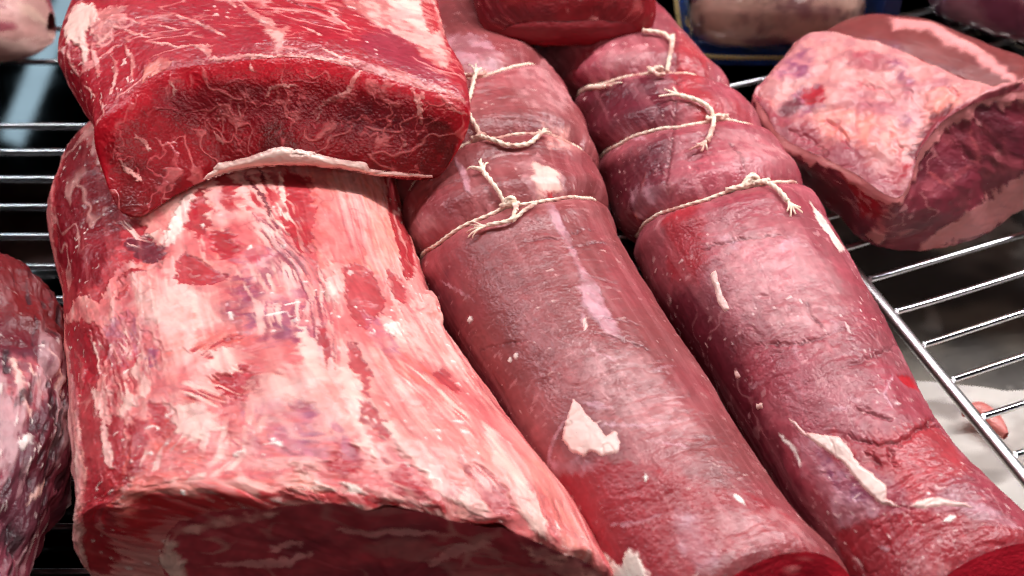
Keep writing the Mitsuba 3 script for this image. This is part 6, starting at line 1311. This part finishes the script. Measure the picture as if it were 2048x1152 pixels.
s.put('middle_tied_roll__cut_face', 'wet_flesh')
tag('middle_tied_roll', 'dusky red meat roll tied with string, between the marbled roast and another roll', 'meat')
tag('middle_tied_roll__cut_face', 'bright red cut end at the bottom edge')

# ------------------------------------------------------------------ 4. right tied roll
s = nroll
ntw = [LINES[k] for k in ('n1', 'n2', 'n3') if k in LINES]
s.col[:] = rgb(150, 72, 79)
s.disp += 0.0018 * nz(s.U * 24, s.V * 24, 81, 3)
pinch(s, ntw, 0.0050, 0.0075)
patches(s, 82, 30, -0.1, 0.4, rgb(160, 56, 70), 0.7)
patches(s, 83, 45, 0.0, 0.5, rgb(190, 100, 110), 0.5)
s.paint(PAINT.get('nroll', []), COLORS)
f = fibres(s, 84, 260, 80, 0.08, 0.00035, 0.010, 0.1)
s.disp -= 0.0006 * np.clip(1 - np.abs(nz(s.U * 95, s.V * 55, 85, 3)) * 8, 0, 1) * sst(0.0, 0.4, nz(s.U * 22, s.V * 22, 86, 2))
veins(s, 87, 65, 0.06, rgb(214, 150, 152), 0.3, 1.0, 1.0, 0.25, 0.0001)
patches(s, 88, 240, 0.42, 0.65, rgb(222, 160, 162), 0.4)
s.disp -= 0.0004 * np.clip(1 - np.abs(nz(s.U * 190, s.V * 60, 185, 3)) * 6, 0, 1) * sst(-0.1, 0.4, nz(s.U * 20, s.V * 20, 186, 2))
s.disp -= 0.00018 * np.clip(1 - np.abs(nz(s.U * 150, s.V * 200, 187, 3)) * 5, 0, 1) * sst(0.0, 0.4, nz(s.U * 35, s.V * 35, 188, 2))
s.disp += 0.0002 * nz(s.U * 210, s.V * 210, 89, 3)
fibres(s, 91, 40, 480, 0.14, 0.00012, 0.006, -0.1)
patches(s, 95, 40, 0.1, 0.5, rgb(204, 124, 130), 0.2, 0.25, 5.0)
flecks(s, 96, 400, 0.88, rgb(236, 194, 190), 0.75)
grain(s, 90, 420, 0.14)
grain(s, 191, 150, 0.10)
s.put('right_tied_roll__body', 'membrane')
s = n_face
s.col[:] = rgb(186, 26, 44)
patches(s, 97, 60, -0.1, 0.4, rgb(140, 16, 32), 0.7)
veins(s, 98, 70, 0.09, rgb(225, 120, 120), 0.7, 1, 1, 0.2)
s.disp += 0.0008 * nz(s.U * 80, s.V * 80, 93, 4)
grain(s, 94)
s.put('right_tied_roll__cut_face', 'wet_flesh')
tag('right_tied_roll', 'long rosy meat roll tied with string, beside the bare wire rack on the right', 'meat')

for root, sh, names in (('middle_tied_roll', mroll, ('m1', 'm2', 'm3')), ('right_tied_roll', nroll, ('n1', 'n2', 'n3'))):
    for i, n in enumerate(k for k in names if k in LINES):
        loop(root + '__twine' + (f'_{i:03d}' if i else ''), sh, LINES[n])
for root, sh, spec in (('middle_tied_roll', mroll, (('knot_m1', ('m1a', 'm1b', 'm1c', 'm1d')), ('knot_m2', ('m2a', 'm2b', 'm2c')))),
                       ('right_tied_roll', nroll, (('knot_n1', ('n1a', 'n1b', 'n1c')), ('knot_n2', ('n2a', 'n2b', 'n2c')), ('knot_n3', ('n3a', 'n3b', 'n3c'))))):
    for i, (kn, st) in enumerate(spec):
        if kn not in LINES:
            continue
        ms = knot(sh, LINES[kn][0])
        for j, n in enumerate(st):
            if n in LINES:
                d = LINES[n]
                ms += strand(sh, d['at'], 0.82 * np.asarray(d.get('r', 0.0013)), d.get('lift', 0.0014), d.get('fray', 0), j + 10 * i)
        join(root + '__knot' + (f'_{i:03d}' if i else ''), ms)
if 'n3d' in LINES:
    join('right_tied_roll__twine_003', strand(nroll, LINES['n3d']['at'], 0.0013, 0.0020, 3, 77))
for root, sh, names in (('middle_tied_roll', mroll, ('mf1', 'mf2', 'mf3')), ('right_tied_roll', nroll, ('nf1', 'nf2', 'nf3', 'nf4', 'nf5'))):
    for i, n in enumerate(k for k in names if k in LINES):
        put_flake(root + '__fat_flake' + (f'_{i:03d}' if i else ''), sh, LINES[n], 0.0009, rgb(244, 208, 196), 7 + i, warp=0.0008)

# ------------------------------------------------------------------ 5. dark red piece across the rolls at the top
s = dark
s.col[:] = rgb(140, 20, 30)
q = s.P0
s.lay(sst(-0.1, 0.5, nz(q[..., 0] * 50, q[..., 1] * 30, 101, 4, q[..., 2] * 60)), rgb(104, 14, 26), 0.8)
s.lay(sst(0.25, 0.6, nz(q[..., 0] * 120, q[..., 1] * 60, 102, 3, q[..., 2] * 140)), rgb(190, 66, 70), 0.6)
s.disp += 0.0018 * nz(q[..., 0] * 30, q[..., 1] * 30, 103, 3, q[..., 2] * 30) + 0.0003 * nz(q[..., 0] * 200, q[..., 1] * 200, 104, 3, q[..., 2] * 200)
grain(s, 105)
fibres(s, 107, 50, 320, 0.16, 0.0003, 0.006, 0.2)
veins(s, 108, 60, 0.07, rgb(206, 100, 100), 0.5, 1, 1, 0.2)
flecks(s, 109, 300, 0.88, rgb(226, 150, 146), 0.7)
s.put('dark_red_piece__body', 'dull_flesh')
end = cap(s.P0[0], nn(60), lambda r: 0.003 * (1 - r ** 2), (0, -1, 0))
end.col[:] = rgb(132, 22, 32)
end.disp += 0.0012 * nz(end.U * 60, end.V * 60, 110, 4)
veins(end, 118, 60, 0.08, rgb(206, 100, 100), 0.5, 1, 1, 0.15)
grain(end, 106)
end.put('dark_red_piece__cut_end', 'dull_flesh')
tag('dark_red_piece', 'smooth dark red piece of meat lying across the two tied rolls at the top edge', 'meat')

# ------------------------------------------------------------------ 6. fatty block on the right
s = chunk
s.col[:] = rgb(134, 46, 60)
s.disp += 0.0034 * nz(s.U * 40, s.V * 30, 111, 4)
patches(s, 112, 45, -0.1, 0.4, rgb(92, 28, 42), 0.7)
patches(s, 113, 70, 0.1, 0.5, rgb(176, 78, 88), 0.6)
s.paint(PAINT.get('chunk', []), COLORS)
edge = s.U.max() - s.U
run = 0.0055 + 0.0075 * nz(s.V * 60, s.U * 40, 117, 3) + 0.003 * nz(s.V * 260, s.U * 160, 118, 3)
s.lay(1 - sst(-0.0008, 0.0012, edge - run), rgb(206, 124, 122), 0.85)
s.disp += 0.0012 * (1 - sst(-0.001, 0.003, edge - run))
s.disp *= sst(0.0, 0.005, edge)
flecks(s, 119, 200, 0.84, rgb(214, 140, 142), 0.7)
veins(s, 114, 75, 0.09, rgb(206, 124, 126), 0.7, 1.0, 1.0, 0.2)
s.disp += 0.0006 * nz(s.U * 150, s.V * 150, 115, 3) * sst(0.0, 0.005, s.U.max() - s.U)
grain(s, 116)
s.put('fatty_block__cut_side', 'dull_flesh')
s = chunk_top
s.col[:] = rgb(204, 132, 128)
s.disp += (0.0050 * nz(s.U * 42, s.V * 42, 121, 4) - 0.0009 * np.clip(1 - 5 * np.abs(nz(s.U * 55, s.V * 55, 129, 3)), 0, 1)) * sst(0, 0.25, s.t) * sst(1, 0.75, s.t)
patches(s, 122, 45, 0.0, 0.4, rgb(160, 76, 88), 0.7)
patches(s, 123, 60, 0.1, 0.5, rgb(222, 160, 150), 0.35)
patches(s, 127, 90, 0.1, 0.4, rgb(150, 70, 92), 0.3)
veins(s, 128, 60, 0.08, rgb(140, 62, 72), 0.3, 1, 1, 0.1, -0.0008)
s.paint(PAINT.get('chunk_top', []), COLORS)
s.lay((1 - sst(0.0, 0.24, s.t + 0.22 * nz(s.U * 60, s.V * 60, 126, 4) - 0.06)) * sst(0.02, 0.05, s.U - s.U.min()), rgb(140, 44, 58), 0.9)
s.disp += 0.0012 * nz(s.U * 120, s.V * 120, 124, 4)
grain(s, 125)
s.put('fatty_block__fat_cap', 'fat_skin')
tag('fatty_block', 'block of dark beef under a lumpy pink fat cap, on the right rack', 'meat')
tag('fatty_block__fat_cap', 'lumpy pale pink fat with purple stains')
tag('fatty_block__cut_side', 'dark maroon cut sides with a pink fat edge at the foot')

# ------------------------------------------------------------------ 7. aged piece at the left edge
s = aged
s.col[:] = rgb(140, 60, 74)
s.disp -= 0.0045 * np.clip(1 - 3.5 * np.abs(nz(s.U * 24, s.V * 24, 130, 3)), 0, 1)
s.disp += 0.0040 * nz(s.U * 26, s.V * 30, 131, 4) + 0.0016 * nz(s.U * 50, s.V * 180, 132, 4)
patches(s, 133, 40, -0.1, 0.3, rgb(84, 40, 52), 0.8, 0.6, 1.6)
s.paint(PAINT.get('aged', []), COLORS)
back = sst(0.150, 0.190, s.U + 0.012 * nz(s.U * 70, s.V * 70, 139, 3))
s.lay(back, rgb(110, 22, 24), 0.92)
patches(s, 134, 90, 0.15, 0.45, rgb(206, 158, 160), 0.75, 0.5, 1.6, 0.0006, 1 - 0.8 * back)
patches(s, 135, 140, 0.1, 0.5, rgb(50, 26, 32), 0.85, 0.6, 1.8, -0.0010)
patches(s, 136, 260, 0.42, 0.6, rgb(236, 214, 206), 0.9, 0.7, 1.4, 0.0006, 1 - 0.85 * back)
s.disp += 0.0009 * nz(s.U * 190, s.V * 260, 137, 3)
grain(s, 138, 420, 0.2)
s.put('aged_piece', 'dull_flesh')
tag('aged_piece', 'dry aged purplish piece of meat with white mould specks at the left edge', 'meat')

# ------------------------------------------------------------------ 8. slab behind the fatty block
s = slab
s.col[:] = rgb(118, 50, 48)
s.disp += 0.0020 * nz(s.U * 30, s.V * 30, 141, 3)
patches(s, 142, 60, 0.0, 0.4, rgb(104, 44, 48), 0.7, 0.4, 1.6)
s.paint(PAINT.get('slab', []), COLORS)
fibres(s, 143, 60, 260, 0.15, 0.0002)
grain(s, 144)
s.put('brown_slab', 'dull_flesh')
tag('brown_slab', 'long brownish slab of meat with an orange fat edge, behind the fatty block', 'meat')

# ------------------------------------------------------------------ 9. piece in the upper left corner
s = corner
s.col[:] = rgb(206, 150, 140)
s.disp += 0.0024 * nz(s.U * 34, s.V * 34, 151, 3)
patches(s, 152, 40, 0.0, 0.2, rgb(150, 54, 68), 0.9)
veins(s, 155, 60, 0.1, rgb(232, 190, 176), 0.7, 1, 1, 0.1)
patches(s, 153, 70, 0.1, 0.4, rgb(222, 178, 160), 0.8)
grain(s, 154)
s.put('corner_piece', 'dull_flesh')
tag('corner_piece', 'pinkish piece of fatty meat on the wire rack in the upper left corner', 'meat')

# ------------------------------------------------------------------ 10. wrapped meat at the back
scene['clear_film'] = {'type': 'thindielectric', 'int_ior': 1.45}


def wrapped(root, sh, seed, base, blot, label):
    s = sh
    s.col[:] = base
    s.disp += 0.0022 * nz(s.U * 34, s.V * 34, seed, 3)
    patches(s, seed + 1, 34, -0.1, 0.35, blot, 0.85)
    patches(s, seed + 2, 80, 0.1, 0.5, base * 0.6, 0.6)
    grain(s, seed + 3)
    s.put(root + '__meat', 'dull_flesh')
    w = Sheet(s.P0 + s.N0 * 0.004, s.U, s.V, True, s.flip)
    w.disp += 0.0018 * nz(w.U * 45, w.V * 30, seed + 4, 3) + 0.0025 * np.clip(1 - 6 * np.abs(nz(w.U * 34, w.V * 20, seed + 5, 2)), 0, 1)
    P = w.P
    scene[root + '__plastic_film'] = mikit.ply((P.reshape(-1, 3), w.faces()), 'clear_film', smooth=True)
    tag(root, label, 'packed meat')


wrapped('wrapped_cut', pack, 160, rgb(128, 76, 86), rgb(196, 158, 138), 'pale brown cut wrapped in clear film in a dark blue tray at the top edge')
wrapped('bagged_cut', bagged, 170, rgb(112, 50, 70), rgb(168, 110, 118), 'purplish meat in a shiny clear bag in the upper right corner')


def tray(root, cx, cy, yaw, lx, ly, h, label):
    """a shallow tray with flared sides and a rolled rim"""
    def ring(ax, ay, z, n=64):
        t = np.arange(n) / n * 2 * np.pi
        c, q = np.cos(t), np.sin(t)
        return np.stack([ax * np.sign(c) * np.abs(c) ** 0.35, ay * np.sign(q) * np.abs(q) ** 0.35, t * 0 + z], 1)
    def build(prof):
        R = np.array([ring(lx * a, ly * a * 1.0, z) for a, z in prof])
        n = R.shape[1]
        v = R.reshape(-1, 3)
        i, j = np.meshgrid(np.arange(len(R) - 1), np.arange(n), indexing='ij')
        q = np.stack([i * n + j, i * n + (j + 1) % n, (i + 1) * n + (j + 1) % n, (i + 1) * n + j], -1).reshape(-1, 4)
        f = np.vstack([q[:, [0, 1, 2]], q[:, [0, 2, 3]]])
        m = trimesh.Trimesh(v, f, process=False)
        m.apply_transform(trimesh.transformations.rotation_matrix(yaw, [0, 0, 1]))
        m.apply_translation([cx, cy, 0.0])
        return m
    scene[root + '__pan'] = mikit.ply(build([(0.001, 0.0015), (0.86, 0.0015), (0.90, 0.004), (1.0, h), (1.02, h), (0.92, 0.0), (0.001, 0.0)]), 'blue_plastic', smooth=40)
    scene[root + '__rim'] = mikit.ply(build([(1.0, h + 0.0004), (1.045, h + 0.001), (1.05, h - 0.001), (1.02, h - 0.0022), (1.0, h + 0.0004)]), 'yellow_plastic', smooth=40)
    tag(root, label, 'tray')


tray('blue_tray', 0.180, 0.305, 0.0, 0.062, 0.043, 0.010, 'dark blue tray with a yellowish rim under the wrapped cut')
# ------------------------------------------------------------------ 11. paper and scrap below the right rack
def paper_tone(p, n, uv):
    return mix(mix([0.66, 0.60, 0.54], [0.48, 0.42, 0.37], smoothstep(0.40, 0.65, fbm(p.x * 26, p.y * 40, 0, 4))), [0.30, 0.25, 0.22], smoothstep(0.55, 0.75, fbm(p.x * 22 + 7, p.y * 60, 3, 3)))


scene['brushed_steel'] = {'type': 'twosided', 'b': {'type': 'principled', 'base_color': proc(lambda p, n, uv: mix(mix([0.10, 0.09, 0.08], [0.30, 0.26, 0.21], smoothstep(0.40, 0.70, fbm(p.x * 16, p.y * 22, 0, 3))), [0.5, 0.46, 0.40], smoothstep(0.58, 0.75, fbm(p.x * 30 + 5, p.y * 30, 1, 3)))), 'metallic': 0.5, 'roughness': proc(lambda p, n, uv: 0.28 + 0.16 * fbm(p.x * 40, p.y * 9, 0, 3))}}  # mottled base colour imitates blurred reflections in the steel
tr = sheet_box(0.0, 0.52, -0.35, 0.22, 0.0, 0.0015)
tr.apply_transform(trimesh.transformations.rotation_matrix(0.0, [0, 0, 1]))
tr.apply_translation([0.10, 0.0, -0.0705 + 0.0007])
scene['steel_sheet'] = mikit.ply(tr, 'brushed_steel')
tag('steel_sheet', 'brushed steel sheet below the slanted wire rack on the right', 'steel sheet')
scene['white_paper_look'] = {'type': 'twosided', 'b': {'type': 'principled', 'base_color': proc(paper_tone), 'roughness': 0.6, 'specular': 0.3}}
X, Y = np.meshgrid(np.linspace(0, 1, 60), np.linspace(0, 1, 60), indexing='ij')
px = 0.17 + 0.28 * X + 0.010 * Y
py = -0.16 + 0.205 * Y + 0.006 * nz(X * 6, Y * 0, 3) * Y - 0.03 * X * Y
pz = -0.0682 + 0.0012 * (nz(X * 5, Y * 5, 4, 3) + 1)
paper = Sheet(np.stack([px, py, pz], -1), X, Y, False)
v = np.concatenate([paper.P0.reshape(-1, 3), paper.P0.reshape(-1, 3) - [0, 0, 0.0004]])
f = paper.faces()
scene['white_paper'] = mikit.ply((v, np.vstack([f, f[:, ::-1] + len(v) // 2])), 'white_paper_look', smooth=False)
tag('white_paper', 'white paper sheet lying under the right wire rack at the lower right corner', 'paper')
q = np.array([(0.0, 0.0, 0.008), (0.010, 0.004, 0.007), (0.018, -0.006, 0.006), (0.022, -0.014, 0.004)]) + [0.2620, 0.002, -0.0655]
scrap = loft(roll_rings([(a, b, c - 0.0, w, 0.006, 2.2, 0) for (a, b, c), w in zip(q * [1, 1, 1], (0.002, 0.005, 0.005, 0.002))]), np.linspace(0, 1, 30), np.arange(30) / 30)
scrap.col[:] = rgb(214, 120, 110)
grain(scrap, 190)
scrap.put('meat_scrap', 'wet_flesh')
tag('meat_scrap', 'small pink scrap of meat fallen on the white paper below the right rack', 'meat scrap')

strap = sheet_box(-0.0055, 0.0055, -0.004, 0.06, 0.0, 0.05)
strap.apply_transform(trimesh.transformations.rotation_matrix(0.1, [0, 0, 1]))
strap.apply_translation([0.256, 0.285, 0.004])
scene['blue_divider'] = mikit.ply(strap, 'blue_plastic')
tag('blue_divider', 'upright blue plastic divider between the wrapped cut and the bagged cut', 'divider')
